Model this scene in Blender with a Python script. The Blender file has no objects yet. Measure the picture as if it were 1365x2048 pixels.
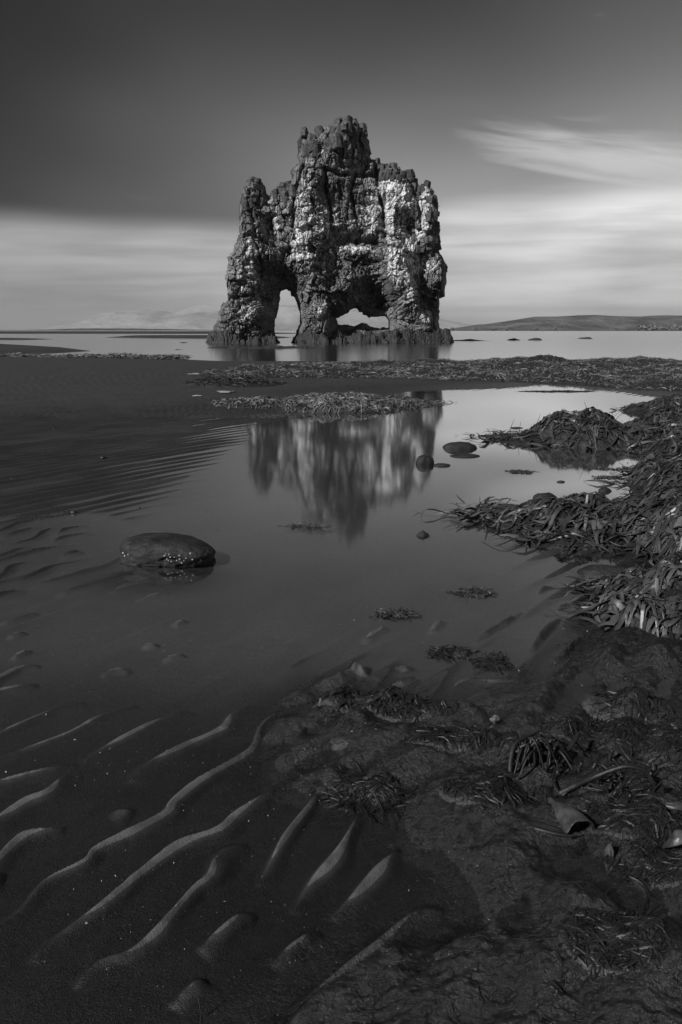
import bpy, bmesh, math, random
import numpy as np
from mathutils import Vector, Matrix, noise as mnoise

random.seed(7)
RNG = np.random.default_rng(11)
scene = bpy.context.scene
COL = scene.collection

# ------------------------------------------------------------------ camera
F_PX, W_PX, H_PX = 1555.0, 1365.0, 2048.0
CAM_H = 0.885
PITCH = math.atan(364.0 / F_PX)
cam_d = bpy.data.cameras.new('camera')
cam = bpy.data.objects.new('camera', cam_d)
COL.objects.link(cam)
cam.location = (0, 0, CAM_H)
cam.rotation_euler = (math.pi / 2 - PITCH, 0, 0)
cam_d.sensor_fit = 'VERTICAL'
cam_d.sensor_height = 36.0
cam_d.lens = 36.0 * F_PX / H_PX
cam_d.clip_start = 0.02
cam_d.clip_end = 60000
scene.camera = cam

# ------------------------------------------------------------------ sun
SUN_DIR = Vector((-0.64, -0.57, 0.60)).normalized()      # towards the sun
sun_d = bpy.data.lights.new('sun', 'SUN')
sun_d.energy = 4.3
sun_d.angle = math.radians(0.6)
sun_d.color = (1.0, 1.0, 1.0)                            # black-and-white photograph
sun = bpy.data.objects.new('sun', sun_d)
COL.objects.link(sun)
sun.rotation_euler = SUN_DIR.to_track_quat('Z', 'Y').to_euler()
SUN_EL = math.asin(SUN_DIR.z)
SUN_ROT = math.atan2(SUN_DIR.x, SUN_DIR.y)

# ------------------------------------------------------------------ sky (grey: a red-filtered monochrome sky)
world = bpy.data.worlds.new('World')
scene.world = world
world.use_nodes = True
wt = world.node_tree
wt.nodes.clear()


class NB:
    """small node-tree helper"""
    def __init__(self, t):
        self.t = t

    def n(self, typ, props=None, **ins):
        nd = self.t.nodes.new(typ)
        for k, v in (props or {}).items():
            setattr(nd, k, v)
        for k, v in ins.items():
            key = k.replace('_', ' ') if not k.startswith('i') or not k[1:].isdigit() else int(k[1:])
            s = nd.inputs[key]
            if isinstance(v, bpy.types.NodeSocket):
                self.t.links.new(v, s)
            else:
                s.default_value = v
        return nd

    def m(self, op, a, b=0.0, c=0.0, clamp=False):
        nd = self.t.nodes.new('ShaderNodeMath')
        nd.operation = op
        nd.use_clamp = clamp
        for i, v in enumerate((a, b, c)):
            if isinstance(v, bpy.types.NodeSocket):
                self.t.links.new(v, nd.inputs[i])
            else:
                nd.inputs[i].default_value = v
        return nd.outputs[0]

    def smooth(self, v, lo, hi, a=0.0, b=1.0):
        nd = self.t.nodes.new('ShaderNodeMapRange')
        nd.interpolation_type = 'SMOOTHSTEP'
        for i, x in enumerate((v, lo, hi, a, b)):
            if isinstance(x, bpy.types.NodeSocket):
                self.t.links.new(x, nd.inputs[i])
            else:
                nd.inputs[i].default_value = x
        return nd.outputs[0]

    def mix(self, f, a, b):
        return self.m('ADD', self.m('MULTIPLY', a, self.m('SUBTRACT', 1.0, f)), self.m('MULTIPLY', b, f))

    def vec(self, x, y, z):
        nd = self.t.nodes.new('ShaderNodeCombineXYZ')
        for i, v in enumerate((x, y, z)):
            if isinstance(v, bpy.types.NodeSocket):
                self.t.links.new(v, nd.inputs[i])
            else:
                nd.inputs[i].default_value = v
        return nd.outputs[0]

    def noise(self, vec, scale, detail=4, rough=0.5, dist=0.0):
        nd = self.t.nodes.new('ShaderNodeTexNoise')
        self.t.links.new(vec, nd.inputs['Vector'])
        nd.inputs['Scale'].default_value = scale
        nd.inputs['Detail'].default_value = detail
        nd.inputs['Roughness'].default_value = rough
        nd.inputs['Distortion'].default_value = dist
        return nd.outputs[0]


b = NB(wt)
sky = b.n('ShaderNodeTexSky', {'sky_type': 'NISHITA', 'sun_disc': False, 'sun_elevation': SUN_EL,
                               'sun_rotation': SUN_ROT, 'air_density': 1.0, 'dust_density': 0.6,
                               'ozone_density': 1.0})
red = b.n('ShaderNodeSeparateColor', i0=sky.outputs[0]).outputs[0]
clear = b.m('MULTIPLY', b.m('POWER', red, 1.5), 0.13)
tc = b.n('ShaderNodeTexCoord').outputs['Generated']
sx = b.n('ShaderNodeSeparateXYZ', i0=tc)
dx, dy, dz = sx.outputs
az = b.m('ARCTAN2', dx, dy)                       # 0 = view direction, + to the right
el = b.m('ARCSINE', dz)
# low-frequency veil of thin high cloud
veil = b.noise(b.vec(b.m('MULTIPLY', dx, 1.1), dy, b.m('MULTIPLY', dz, 2.2)), 1.6, 2, 0.45)
tilt = b.m('ADD', b.m('MULTIPLY', dx, 0.55), b.m('MULTIPLY', b.m('SUBTRACT', veil, 0.5), 0.8))
veilf = b.smooth(tilt, -0.25, 0.42)
clear2 = b.m('MULTIPLY', clear, b.mix(veilf, 0.10, 2.9))
clear2 = b.m('MULTIPLY', clear2, b.smooth(el, 0.36, 0.10, 0.80, 1.55))
# long-exposure cloud bank round the horizon
wob = b.noise(b.vec(b.m('MULTIPLY', az, 1.0), 0.3, 0.0), 1.7, 2, 0.4)
edge = b.m('ADD', 0.139, b.m('MULTIPLY', b.m('SUBTRACT', wob, 0.5), 0.10))
edge = b.m('ADD', edge, b.m('MULTIPLY', b.m('SINE', b.m('ADD', az, -0.02)), 0.060))
soft = b.smooth(az, -0.05, 0.30, 0.024, 0.022)
bank = b.smooth(b.m('DIVIDE', b.m('SUBTRACT', edge, el), soft), -0.6, 1.2)
fib = b.noise(b.vec(b.m('MULTIPLY', az, 2.6), b.m('MULTIPLY', el, 34.0), 0.7), 1.0, 4, 0.55, 0.3)
fib2 = b.noise(b.vec(b.m('MULTIPLY', az, 5.0), b.m('MULTIPLY', el, 17.0), 4.7), 1.0, 3, 0.5, 0.2)
streak = b.smooth(b.m('ADD', b.m('MULTIPLY', fib, 0.6), b.m('MULTIPLY', fib2, 0.4)), 0.36, 0.66, 0.72, 1.22)
lowfade = b.m('MULTIPLY', b.smooth(el, 0.0, 0.075, 0.94, 1.0), b.smooth(el, 0.075, 0.14, 1.0, 1.22))
side = b.smooth(az, -0.45, 0.35, 0.74, 1.50)
bankv = b.m('MULTIPLY', b.m('MULTIPLY', b.m('MULTIPLY', streak, 3.6), lowfade), side)
val = b.mix(bank, clear2, bankv)
# streaked cloud above the bank to the right
ca, ce = 0.325, 0.186
ua = b.m('SUBTRACT', az, ca)
ue = b.m('SUBTRACT', el, ce)
r1 = b.m('ADD', b.m('MULTIPLY', ua, 0.985), b.m('MULTIPLY', ue, -0.17))
r2 = b.m('ADD', b.m('MULTIPLY', ua, 0.17), b.m('MULTIPLY', ue, 0.985))
body = b.m('ADD', b.m('POWER', b.m('ABSOLUTE', b.m('DIVIDE', r1, 0.17)), 2.0),
           b.m('POWER', b.m('ABSOLUTE', b.m('DIVIDE', r2, 0.030)), 2.0))
body = b.m('EXPONENT', b.m('MULTIPLY', body, -1.0))
tex = b.noise(b.vec(b.m('MULTIPLY', r1, 6.0), b.m('MULTIPLY', r2, 55.0), 2.0), 1.0, 4, 0.55, 0.6)
cir = b.m('MULTIPLY', b.smooth(b.m('ADD', body, b.m('MULTIPLY', b.m('SUBTRACT', tex, 0.5), 1.5)), 0.22, 1.25), 0.85)
# scattered thin streaks elsewhere at that height
tex2 = b.noise(b.vec(b.m('MULTIPLY', az, 2.2), b.m('MULTIPLY', el, 22.0), 9.0), 1.0, 4, 0.5, 0.5)
wisp = b.m('MULTIPLY', b.smooth(tex2, 0.52, 0.75), b.m('MULTIPLY', b.smooth(el, 0.30, 0.16), b.smooth(az, 0.0, 0.4)))
cir = b.m('MAXIMUM', cir, b.m('MULTIPLY', wisp, 0.35))
val = b.mix(cir, val, 5.2)
bg = b.n('ShaderNodeBackground', Color=val, Strength=0.10)
wo = b.n('ShaderNodeOutputWorld', Surface=bg.outputs[0])

vs = scene.view_settings
vs.view_transform = 'Standard'
vs.look = 'None'
vs.gamma = 1.0
vs.exposure = 0.35
vs.use_curve_mapping = False
cy = scene.cycles
cy.max_bounces = 7
cy.diffuse_bounces = 3
cy.glossy_bounces = 4
cy.transparent_max_bounces = 12
cy.volume_bounces = 0
cy.volume_step_rate = 4.0
cy.use_denoising = True
cy.caustics_reflective = False
cy.caustics_refractive = False


# ------------------------------------------------------------------ maths helpers
def px(u, v):
    """ground point (z = 0) under a photograph pixel"""
    a = (np.asarray(u, float) - W_PX / 2) / F_PX
    c = -(np.asarray(v, float) - H_PX / 2) / F_PX
    dyy = math.cos(PITCH) + c * math.sin(PITCH)
    dzz = -math.sin(PITCH) + c * math.cos(PITCH)
    t = -CAM_H / dzz
    return a * t, dyy * t


def px_at(u, v, Y):
    """x, z of a pixel's ray where it meets the upright plane y = Y"""
    a = (np.asarray(u, float) - W_PX / 2) / F_PX
    c = -(np.asarray(v, float) - H_PX / 2) / F_PX
    dyy = math.cos(PITCH) + c * math.sin(PITCH)
    dzz = -math.sin(PITCH) + c * math.cos(PITCH)
    t = Y / dyy
    return a * t, CAM_H + dzz * t


def P(u, v):
    x, y = px(u, v)
    return (float(x), float(y))


def sstep(x, a, b_):
    t = np.clip((x - a) / (b_ - a), 0, 1)
    return t * t * (3 - 2 * t)


def hsh(ix, iy, s):
    h = (ix.astype(np.int64) * 374761393 + iy.astype(np.int64) * 668265263 + int(s) * 974634533) & 0xFFFFFFFF
    h = ((h ^ (h >> 13)) * 1274126177) & 0xFFFFFFFF
    h = ((h ^ (h >> 16)) * 2246822519) & 0xFFFFFFFF
    return ((h ^ (h >> 15)) & 0xFFFFFF) / float(0xFFFFFF)


def vn(x, y, s=0):
    ix, iy = np.floor(x), np.floor(y)
    fx, fy = x - ix, y - iy
    fx = fx * fx * fx * (fx * (fx * 6 - 15) + 10)
    fy = fy * fy * fy * (fy * (fy * 6 - 15) + 10)
    a = hsh(ix, iy, s); c = hsh(ix + 1, iy, s); d = hsh(ix, iy + 1, s); e = hsh(ix + 1, iy + 1, s)
    return (a * (1 - fx) + c * fx) * (1 - fy) + (d * (1 - fx) + e * fx) * fy - 0.5


def fbm(x, y, s=0, o=4, g=0.5):
    r = 0; a = 1.0; f = 1.0
    for k in range(o):
        r = r + a * vn(x * f + 17.3 * k, y * f - 9.1 * k, s + k)
        a *= g; f *= 2.03
    return r


def voro(x, y, s=0, jit=0.9):
    ix, iy = np.floor(x), np.floor(y)
    f1 = np.full(x.shape, 9.0); f2 = np.full(x.shape, 9.0); cr = np.zeros(x.shape); ox = np.zeros(x.shape); oy = np.zeros(x.shape)
    for i in (-1, 0, 1):
        for j in (-1, 0, 1):
            cx, cyy = ix + i, iy + j
            qx = cx + 0.5 + jit * (hsh(cx, cyy, s) - 0.5)
            qy = cyy + 0.5 + jit * (hsh(cx, cyy, s + 51) - 0.5)
            d = np.hypot(x - qx, y - qy)
            nearer = d < f1
            f2 = np.where(nearer, f1, np.minimum(f2, d))
            cr = np.where(nearer, hsh(cx, cyy, s + 99), cr)
            ox = np.where(nearer, x - qx, ox); oy = np.where(nearer, y - qy, oy)
            f1 = np.where(nearer, d, f1)
    return f1, f2, cr, ox, oy


def seg_dist(x, y, pts, closed=False):
    """distance, position along and side of a polyline"""
    best = np.full(x.shape, 1e9); along = np.zeros(x.shape); sidev = np.zeros(x.shape)
    pts = [tuple(p) for p in pts]
    if closed:
        pts = pts + [pts[0]]
    L = 0.0
    for (ax, ay), (bx, by) in zip(pts[:-1], pts[1:]):
        ex, ey = bx - ax, by - ay
        ll = math.hypot(ex, ey) + 1e-12
        t = np.clip(((x - ax) * ex + (y - ay) * ey) / (ll * ll), 0, 1)
        d = np.hypot(x - ax - t * ex, y - ay - t * ey)
        m = d < best
        best = np.where(m, d, best)
        along = np.where(m, L + t * ll, along)
        sidev = np.where(m, (ex * (y - ay) - ey * (x - ax)) / ll, sidev)
        L += ll
    return best, along, sidev, L


def inside(x, y, poly):
    r = np.zeros(x.shape, bool)
    n = len(poly)
    for i in range(n):
        ax, ay = poly[i]; bx, by = poly[(i + 1) % n]
        if ay == by:
            continue
        c = (ay > y) != (by > y)
        r ^= c & (x < (bx - ax) * (y - ay) / (by - ay) + ax)
    return r


def sdf(x, y, poly):
    """signed distance, negative inside"""
    d = seg_dist(x, y, poly, True)[0]
    return np.where(inside(x, y, poly), -d, d)


# ------------------------------------------------------------------ object helpers
def mesh_np(name, V, Fq, smooth=True):
    me = bpy.data.meshes.new(name)
    V = np.asarray(V, np.float32)
    Fq = np.asarray(Fq, np.int32)
    k = Fq.shape[1]
    me.vertices.add(len(V)); me.vertices.foreach_set('co', V.ravel())
    me.loops.add(Fq.size); me.loops.foreach_set('vertex_index', Fq.ravel())
    me.polygons.add(len(Fq))
    me.polygons.foreach_set('loop_start', np.arange(0, Fq.size, k, dtype=np.int32))
    me.update(calc_edges=True)
    me.validate()
    me.polygons.foreach_set('use_smooth', np.full(len(me.polygons), smooth))
    me.update()
    return me


def attr(me, name, vals):
    a = me.attributes.new(name, 'FLOAT', 'POINT')
    a.data.foreach_set('value', np.asarray(vals, np.float32).ravel())


def link(name, me, mat=None, parent=None, **tags):
    o = bpy.data.objects.new(name, me)
    COL.objects.link(o)
    if me is not None and mat is not None and not me.materials:
        me.materials.append(mat)
    if parent is not None:
        o.parent = parent
    for k, v in tags.items():
        o[k] = v
    return o


def empty(name, loc, label, category, group=None):
    o = bpy.data.objects.new(name, None)
    COL.objects.link(o)
    o.location = loc
    o.empty_display_size = 0.1
    o['label'] = label; o['category'] = category
    if group:
        o['group'] = group
    return o


def grid_faces(nr, nc):
    i = np.arange(nr - 1)[:, None] * nc + np.arange(nc - 1)[None, :]
    i = i.ravel()
    return np.stack([i, i + 1, i + nc + 1, i + nc], 1)


# ------------------------------------------------------------------ materials (all grey: the photograph is monochrome)
def mat(name):
    m = bpy.data.materials.new(name)
    m.use_nodes = True
    t = m.node_tree
    t.nodes.clear()
    nb = NB(t)
    out = nb.n('ShaderNodeOutputMaterial')
    return m, nb, out


def principled(nb, out, col, rough, bump=None, strength=0.3, dist=0.01, spec=0.5, coat=0.0):
    pb = nb.n('ShaderNodeBsdfPrincipled')
    for key, v in (('Base Color', col), ('Roughness', rough), ('Specular IOR Level', spec), ('Coat Weight', coat)):
        if isinstance(v, bpy.types.NodeSocket):
            nb.t.links.new(v, pb.inputs[key])
        elif key == 'Base Color':
            pb.inputs[key].default_value = (v, v, v, 1)
        else:
            pb.inputs[key].default_value = v
    if bump is not None:
        bp = nb.n('ShaderNodeBump', Height=bump, Strength=strength, Distance=dist)
        nb.t.links.new(bp.outputs[0], pb.inputs['Normal'])
    nb.t.links.new(pb.outputs[0], out.inputs['Surface'])
    return pb


def pos(nb):
    return nb.n('ShaderNodeNewGeometry').outputs['Position']


# wet black sand, with a slimy algae cover where the attribute says so
M_SAND, nb, out = mat('black_sand')
p_ = pos(nb)
alg = nb.n('ShaderNodeAttribute', {'attribute_name': 'algae'}).outputs['Fac']
wet = nb.n('ShaderNodeAttribute', {'attribute_name': 'wet'}).outputs['Fac']
n1 = nb.noise(p_, 3.0, 4, 0.55)
n2 = nb.noise(p_, 420.0, 2, 0.6)
n3 = nb.noise(p_, 60.0, 4, 0.6)
sandc = nb.m('MULTIPLY', nb.smooth(n1, 0.3, 0.7, 0.017, 0.026), nb.smooth(n2, 0.32, 0.68, 0.4, 1.7))
algc = nb.m('MULTIPLY', nb.smooth(n3, 0.3, 0.7, 0.008, 0.022), nb.smooth(n2, 0.3, 0.7, 0.7, 1.3))
lightf = nb.n('ShaderNodeAttribute', {'attribute_name': 'painted_light'}).outputs['Fac']
sandc = nb.mix(lightf, sandc, nb.smooth(n1, 0.3, 0.7, 0.095, 0.120))  # pale tone paints water shine and crest highlights into the sand colour
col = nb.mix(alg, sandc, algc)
rough = nb.mix(wet, 0.78, nb.mix(alg, nb.smooth(n3, 0.3, 0.7, 0.34, 0.52), nb.smooth(n3, 0.3, 0.7, 0.15, 0.36)))
n4 = nb.noise(p_, 150.0, 6, 0.75, 0.6)
bump = nb.m('ADD', nb.m('MULTIPLY', n2, 0.5), nb.m('ADD', nb.m('MULTIPLY', n3, nb.mix(alg, 0.5, 1.4)), nb.m('MULTIPLY', n4, nb.mix(alg, 0.0, 2.2))))
principled(nb, out, col, rough, bump, 0.75, 0.005, spec=0.4)


def water_mat(name, ior, rough, tint, bscale=None, bstr=0.0):
    m, nb, out = mat(name)
    # Schlick reflectance (the Fresnel node would totally reflect the sun's shadow rays coming from below)
    ge = nb.n('ShaderNodeNewGeometry')
    dt = nb.n('ShaderNodeVectorMath', {'operation': 'DOT_PRODUCT'}, i0=ge.outputs['Normal'], i1=ge.outputs['Incoming']).outputs['Value']
    fr = nb.m('ADD', ior[0], nb.m('MULTIPLY', 1.0 - ior[0], nb.m('POWER', nb.m('SUBTRACT', 1.0, nb.m('ABSOLUTE', dt), clamp=True), ior[1])))
    tr = nb.n('ShaderNodeBsdfTransparent', Color=(tint, tint, tint, 1))
    gl = nb.n('ShaderNodeBsdfAnisotropic', Color=(0.97, 0.97, 0.97, 1), Roughness=rough)
    if bscale:
        p_ = pos(nb)
        w = nb.noise(p_, bscale, 3, 0.5)
        bp = nb.n('ShaderNodeBump', Height=w, Strength=bstr, Distance=0.02)
        nb.t.links.new(bp.outputs[0], gl.inputs['Normal'])
    mx = nb.n('ShaderNodeMixShader', i0=fr, i1=tr.outputs[0], i2=gl.outputs[0])
    nb.t.links.new(mx.outputs[0], out.inputs['Surface'])
    return m


M_POOL = water_mat('pool_water', (0.04, 2.35), 0.06, 0.80)
M_SEA = water_mat('sea_water', (0.03, 4.6), 0.12, 0.10)
M_PUDDLE = water_mat('puddle_water', (0.04, 4.2), 0.05, 0.5)

# basalt of the stack
M_ROCK, nb, out = mat('basalt')
p_ = pos(nb)
gu = nb.n('ShaderNodeAttribute', {'attribute_name': 'guano'}).outputs['Fac']
crk = nb.n('ShaderNodeAttribute', {'attribute_name': 'tone'}).outputs['Fac']
oi = nb.n('ShaderNodeObjectInfo').outputs['Random']
n1 = nb.noise(p_, 0.55, 4, 0.55)
n2 = nb.noise(p_, 5.0, 5, 0.65)
sp = nb.n('ShaderNodeSeparateXYZ', i0=p_)
stk = nb.noise(nb.vec(nb.m('MULTIPLY', sp.outputs[0], 4.6), nb.m('MULTIPLY', sp.outputs[1], 1.2), nb.m('MULTIPLY', sp.outputs[2], 0.28)), 1.0, 5, 0.6)
colr = nb.m('MULTIPLY', nb.smooth(n1, 0.3, 0.7, 0.085, 0.15), nb.smooth(n2, 0.25, 0.75, 0.45, 1.7))
colr = nb.m('MULTIPLY', colr, nb.m('ADD', 0.5, nb.m('MULTIPLY', crk, 1.0)))
colr = nb.m('MULTIPLY', colr, nb.m('ADD', 0.85, nb.m('MULTIPLY', oi, 0.4)))
n9 = nb.noise(p_, 1.6, 4, 0.7)
gm = nb.smooth(nb.m('ADD', nb.m('ADD', nb.m('MULTIPLY', gu, 0.60), nb.m('MULTIPLY', nb.m('SUBTRACT', n9, 0.5), 0.8)), nb.m('ADD', nb.m('MULTIPLY', nb.m('SUBTRACT', stk, 0.5), 2.4), nb.m('MULTIPLY', nb.m('SUBTRACT', n2, 0.5), 1.0))), 0.34, 0.92)
gm = nb.m('MULTIPLY', gm, nb.smooth(gu, 0.02, 0.25))
colr = nb.mix(gm, colr, nb.smooth(n2, 0.3, 0.7, 0.36, 0.80))
principled(nb, out, colr, 0.85, nb.m('ADD', n2, nb.m('MULTIPLY', nb.noise(p_, 22.0, 4, 0.6), 0.4)), 0.8, 0.12, spec=0.25)


def simple_mat(name, lo, hi, scale, rough, bscale, bstr, bdist, spec=0.5, coat=0.0, rnd=0.0, obj=False):
    m, nb, out = mat(name)
    p_ = nb.n('ShaderNodeTexCoord').outputs['Object'] if obj else pos(nb)
    c = nb.smooth(nb.noise(p_, scale, 4, 0.6), 0.3, 0.7, lo, hi)
    if rnd:
        oi = nb.n('ShaderNodeObjectInfo').outputs['Random']
        a = nb.n('ShaderNodeAttribute', {'attribute_name': 'tone'}).outputs['Fac']
        c = nb.m('MULTIPLY', c, nb.m('ADD', 1.0 - rnd * 0.5, nb.m('MULTIPLY', nb.m('FRACT', nb.m('ADD', oi, a)), rnd * 1.6)))
    principled(nb, out, c, rough, nb.noise(p_, bscale, 4, 0.6), bstr, bdist, spec=spec, coat=coat)
    return m


M_LEDGE = simple_mat('weedy_tidal_rock', 0.008, 0.032, 2.5, 0.7, 6.0, 0.9, 0.15)
M_STONE = simple_mat('wet_dark_stone', 0.010, 0.026, 14.0, 0.65, 60.0, 0.6, 0.008, spec=0.22)
M_BARN = simple_mat('barnacle', 0.30, 0.5, 30, 0.8, 300, 0.4, 0.002)
M_WEED = simple_mat('brown_seaweed', 0.015, 0.050, 9.0, 0.40, 120.0, 0.25, 0.002, spec=0.45, rnd=0.9)
M_WEED_DRY = simple_mat('matted_wrack', 0.045, 0.14, 2.5, 0.5, 30.0, 0.3, 0.006, spec=0.4, rnd=0.9)
M_HEAP = simple_mat('weed_heap_core', 0.010, 0.030, 14.0, 0.55, 60.0, 0.8, 0.01, spec=0.3)
M_KELP = simple_mat('dark_kelp', 0.006, 0.018, 30.0, 0.50, 120.0, 0.5, 0.003, spec=0.4)
M_KELP_PALE = simple_mat('bleached_kelp', 0.015, 0.065, 30.0, 0.40, 90.0, 0.5, 0.003, spec=0.5)
M_ALGAE = simple_mat('thread_algae', 0.004, 0.012, 12.0, 0.6, 200.0, 0.3, 0.001, spec=0.12, rnd=0.9)
M_SHELL = simple_mat('shell_chip', 0.25, 0.5, 40, 0.5, 200, 0.2, 0.001)
M_HILL = simple_mat('headland_turf', 0.035, 0.12, 0.02, 0.95, 0.06, 1.0, 9.0, spec=0.1)
M_MOUNT = simple_mat('far_mountain', 0.20, 0.38, 0.002, 0.95, 0.01, 0.6, 30.0, spec=0.1)  # paler than bare rock: part of the haze is put into the colour
M_SHORE = simple_mat('far_shore_soil', 0.03, 0.07, 0.05, 0.95, 0.3, 0.5, 0.5, spec=0.1)
M_BAR = simple_mat('damp_sandbar', 0.022, 0.036, 0.4, 0.7, 8.0, 0.4, 0.02, spec=0.3)
M_SHRUB = simple_mat('shrub_leaf', 0.09, 0.20, 0.8, 0.8, 5.0, 0.3, 0.1, spec=0.2)
M_TWIG = simple_mat('shrub_twig', 0.05, 0.08, 2.0, 0.9, 10.0, 0.3, 0.02)

# ------------------------------------------------------------------ ground sheet
CREST_ANG = math.radians(52.5)
NX, NY = -math.sin(CREST_ANG), math.cos(CREST_ANG)
LAM = 0.122

POOL = [P(-60, 1215), P(0, 1192), P(60, 1168), P(120, 1100), P(180, 1045), P(300, 965), P(400, 905), P(470, 850), P(560, 836), P(700, 815),
        P(800, 785), P(880, 781), P(1000, 776), P(1090, 770), P(1180, 774), P(1290, 790), P(1365, 800), P(1500, 815),
        P(1500, 1000), P(1290, 975), P(1285, 1080), P(1190, 1110), P(1200, 1180), P(1215, 1290), P(1150, 1330), P(1085, 1378),
        P(980, 1412), P(870, 1418), P(800, 1408), P(640, 1385), P(585, 1405), P(560, 1440), P(600, 1570), P(760, 1610), P(850, 1690), P(960, 1770), P(960, 1850), P(820, 1930), P(700, 1970), P(600, 2048),
        (-0.05, 0.72), (-0.2, 0.2), (-0.8, -0.6), (-2.2, -0.4), (-2.6, 0.8)]
LAND = [P(-60, 714), P(100, 714), P(240, 716), P(360, 718.5), P(440, 722), P(700, 722.5), P(1000, 722), P(1365, 723), P(1900, 723),
        (60, 22), (200, 10), (4000, -200), (4000, -4000), (-4000, -4000), (-4000, -100), (-200, 20), (-40, 29), (-22, 27.5)]
TRACE_ZONE = [P(-80, 1040), P(190, 1030), P(420, 1110), P(560, 1380), P(740, 1560), P(880, 1700), P(980, 1800), P(900, 1920), P(640, 2060), P(560, 2200),
              P(-250, 2200), P(-200, 1500)]

# ripple crests: polyline in photograph pixels, height over the bed, near-side and far-side half widths (m)
CR = []


def crest(pts, h=0.013, wn=0.045, wf=0.012):
    g = [Vector(P(*q)) for q in pts]
    out = []
    for i in range(len(g) - 1):                              # smooth the traced line
        a, b_, c, d = g[max(i - 1, 0)], g[i], g[i + 1], g[min(i + 2, len(g) - 1)]
        for k in range(4):
            t = k / 4
            q = .5 * ((2 * b_) + (-a + c) * t + (2 * a - 5 * b_ + 4 * c - d) * t * t + (-a + 3 * b_ - 3 * c + d) * t ** 3)
            out.append((q.x, q.y))
    out.append(tuple(g[-1]))
    CR.append((out, h, wn, wf))


for q in ([(0, 1091), (61, 1078), (88, 1061), (123, 1051)], [(0, 1073), (74, 1052)], [(110, 1068), (135, 1056), (179, 1050)],
          [(101, 1084), (128, 1073), (184, 1064)], [(-60, 1127), (0, 1110), (57, 1090)], [(-50, 1133), (0, 1120), (67, 1101), (145, 1088)],
          [(120, 1110), (162, 1100)], [(-40, 1172), (0, 1150), (20, 1132), (69, 1120)],
          [(-60, 1182), (0, 1165), (54, 1152), (101, 1132), (145, 1123), (175, 1114)],
          [(57, 1171), (101, 1160), (202, 1133), (236, 1116), (270, 1100)], [(113, 1186), (168, 1169), (236, 1150), (303, 1132)],
          [(219, 1184), (253, 1170), (337, 1154)], [(-50, 1202), (0, 1187), (47, 1177)],
          [(-80, 1066), (0, 1046), (120, 1024), (235, 1012)], [(-80, 1050), (0, 1033), (130, 1012), (215, 1003)],
          [(-80, 1086), (0, 1060), (60, 1040), (235, 1016)]):
    crest(q, 0.0195, 0.055, 0.014)
for q in ([(273, 1197), (337, 1180)], [(0, 1243), (74, 1221)], [(15, 1270), (50, 1260)], [(285, 1287), (317, 1285)],
          [(325, 1314), (371, 1305)], [(202, 1346), (229, 1337), (263, 1337)], [(22, 1312), (60, 1296)], [(345, 1246), (372, 1236)]):
    crest(q, 0.0138, 0.024, 0.010)
for q, h in (([(-60, 1382), (0, 1352), (40, 1333), (80, 1325)], .016), ([(-60, 1398), (0, 1378), (75, 1362)], .014),
             ([(-60, 1485), (0, 1462), (50, 1440), (100, 1420), (169, 1399)], .012), ([(-50, 1530), (0, 1510), (50, 1495), (139, 1462), (199, 1430), (274, 1404)], .012),
             ([(169, 1519), (209, 1492), (299, 1445), (378, 1416)], .013), ([(259, 1557), (299, 1522), (369, 1487), (441, 1455), (463, 1427), (503, 1404)], .0135),
             ([(-40, 1872), (0, 1843), (45, 1808), (90, 1758), (169, 1719), (189, 1696), (249, 1666), (329, 1624), (344, 1602), (398, 1559), (498, 1500), (518, 1455), (543, 1430), (598, 1400), (622, 1382)], .016),
             ([(65, 1918), (100, 1878), (199, 1808), (279, 1744), (359, 1684), (438, 1654), (478, 1619), (583, 1552)], .0155),
             ([(149, 1963), (199, 1918), (259, 1900), (299, 1871), (339, 1828), (388, 1773), (418, 1748), (433, 1709), (463, 1689), (498, 1684)], .0145),
             ([(-60, 1572), (0, 1559), (65, 1542), (154, 1522)], .0125), ([(-60, 1660), (0, 1629), (50, 1597), (95, 1579), (129, 1549), (164, 1540)], .0135),
             ([(-60, 1770), (0, 1709), (30, 1679), (65, 1661), (132, 1649)], .0155), ([(219, 1624), (239, 1618), (269, 1619)], .011),
             ([(518, 1766), (548, 1709), (578, 1659), (627, 1599), (662, 1544)], .0155), ([(585, 1818), (622, 1763), (677, 1699), (723, 1614)], .0150),
             ([(662, 1827), (712, 1785), (768, 1723), (800, 1690)], .015), ([(398, 1893), (433, 1863), (478, 1828), (513, 1826)], .012),
             ([(548, 1923), (578, 1893), (637, 1851)], .012), ([(580, 2020), (600, 2003), (673, 1947), (762, 1880), (835, 1818), (891, 1810)], .016),
             ([(344, 2003), (408, 1948)], .011), ([(-30, 1752), (8, 1745)], .011)):
    crest(q, h * 1.20 - .002, 0.052 if q[0][0] < 480 else 0.040, 0.019)
for q, h in (([(945, 1285), (985, 1260), (1020, 1240), (1047, 1221)], .017), ([(1060, 1308), (1080, 1275), (1105, 1250), (1125, 1232)], .019),
             ([(1085, 1338), (1120, 1318), (1155, 1285), (1200, 1268)], .018), ([(725, 1278), (770, 1250)], .012), ([(860, 1262), (880, 1236)], .012),
             ([(930, 1357), (985, 1360), (1048, 1364)], .012),
             ([(780, 1372), (838, 1357)], .016), ([(1075, 1190), (1092, 1176), (1125, 1178)], .014), ([(1112, 1222), (1130, 1212), (1168, 1210)], .013),
             ([(905, 1380), (920, 1362), (960, 1352)], .011)):
    crest(q, h * 1.5, 0.036, 0.014)
crest([(560, 1425), (600, 1392), (660, 1365), (700, 1345), (718, 1336), (735, 1352), (770, 1366)], .026, .07, .018)
PEAKS = [(718, 1340, .020, .014), (812, 1338, .018, .016), (705, 1470, .07, .022), (1335, 1300, .16, .03), (1215, 1335, .06, .016)]


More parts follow.
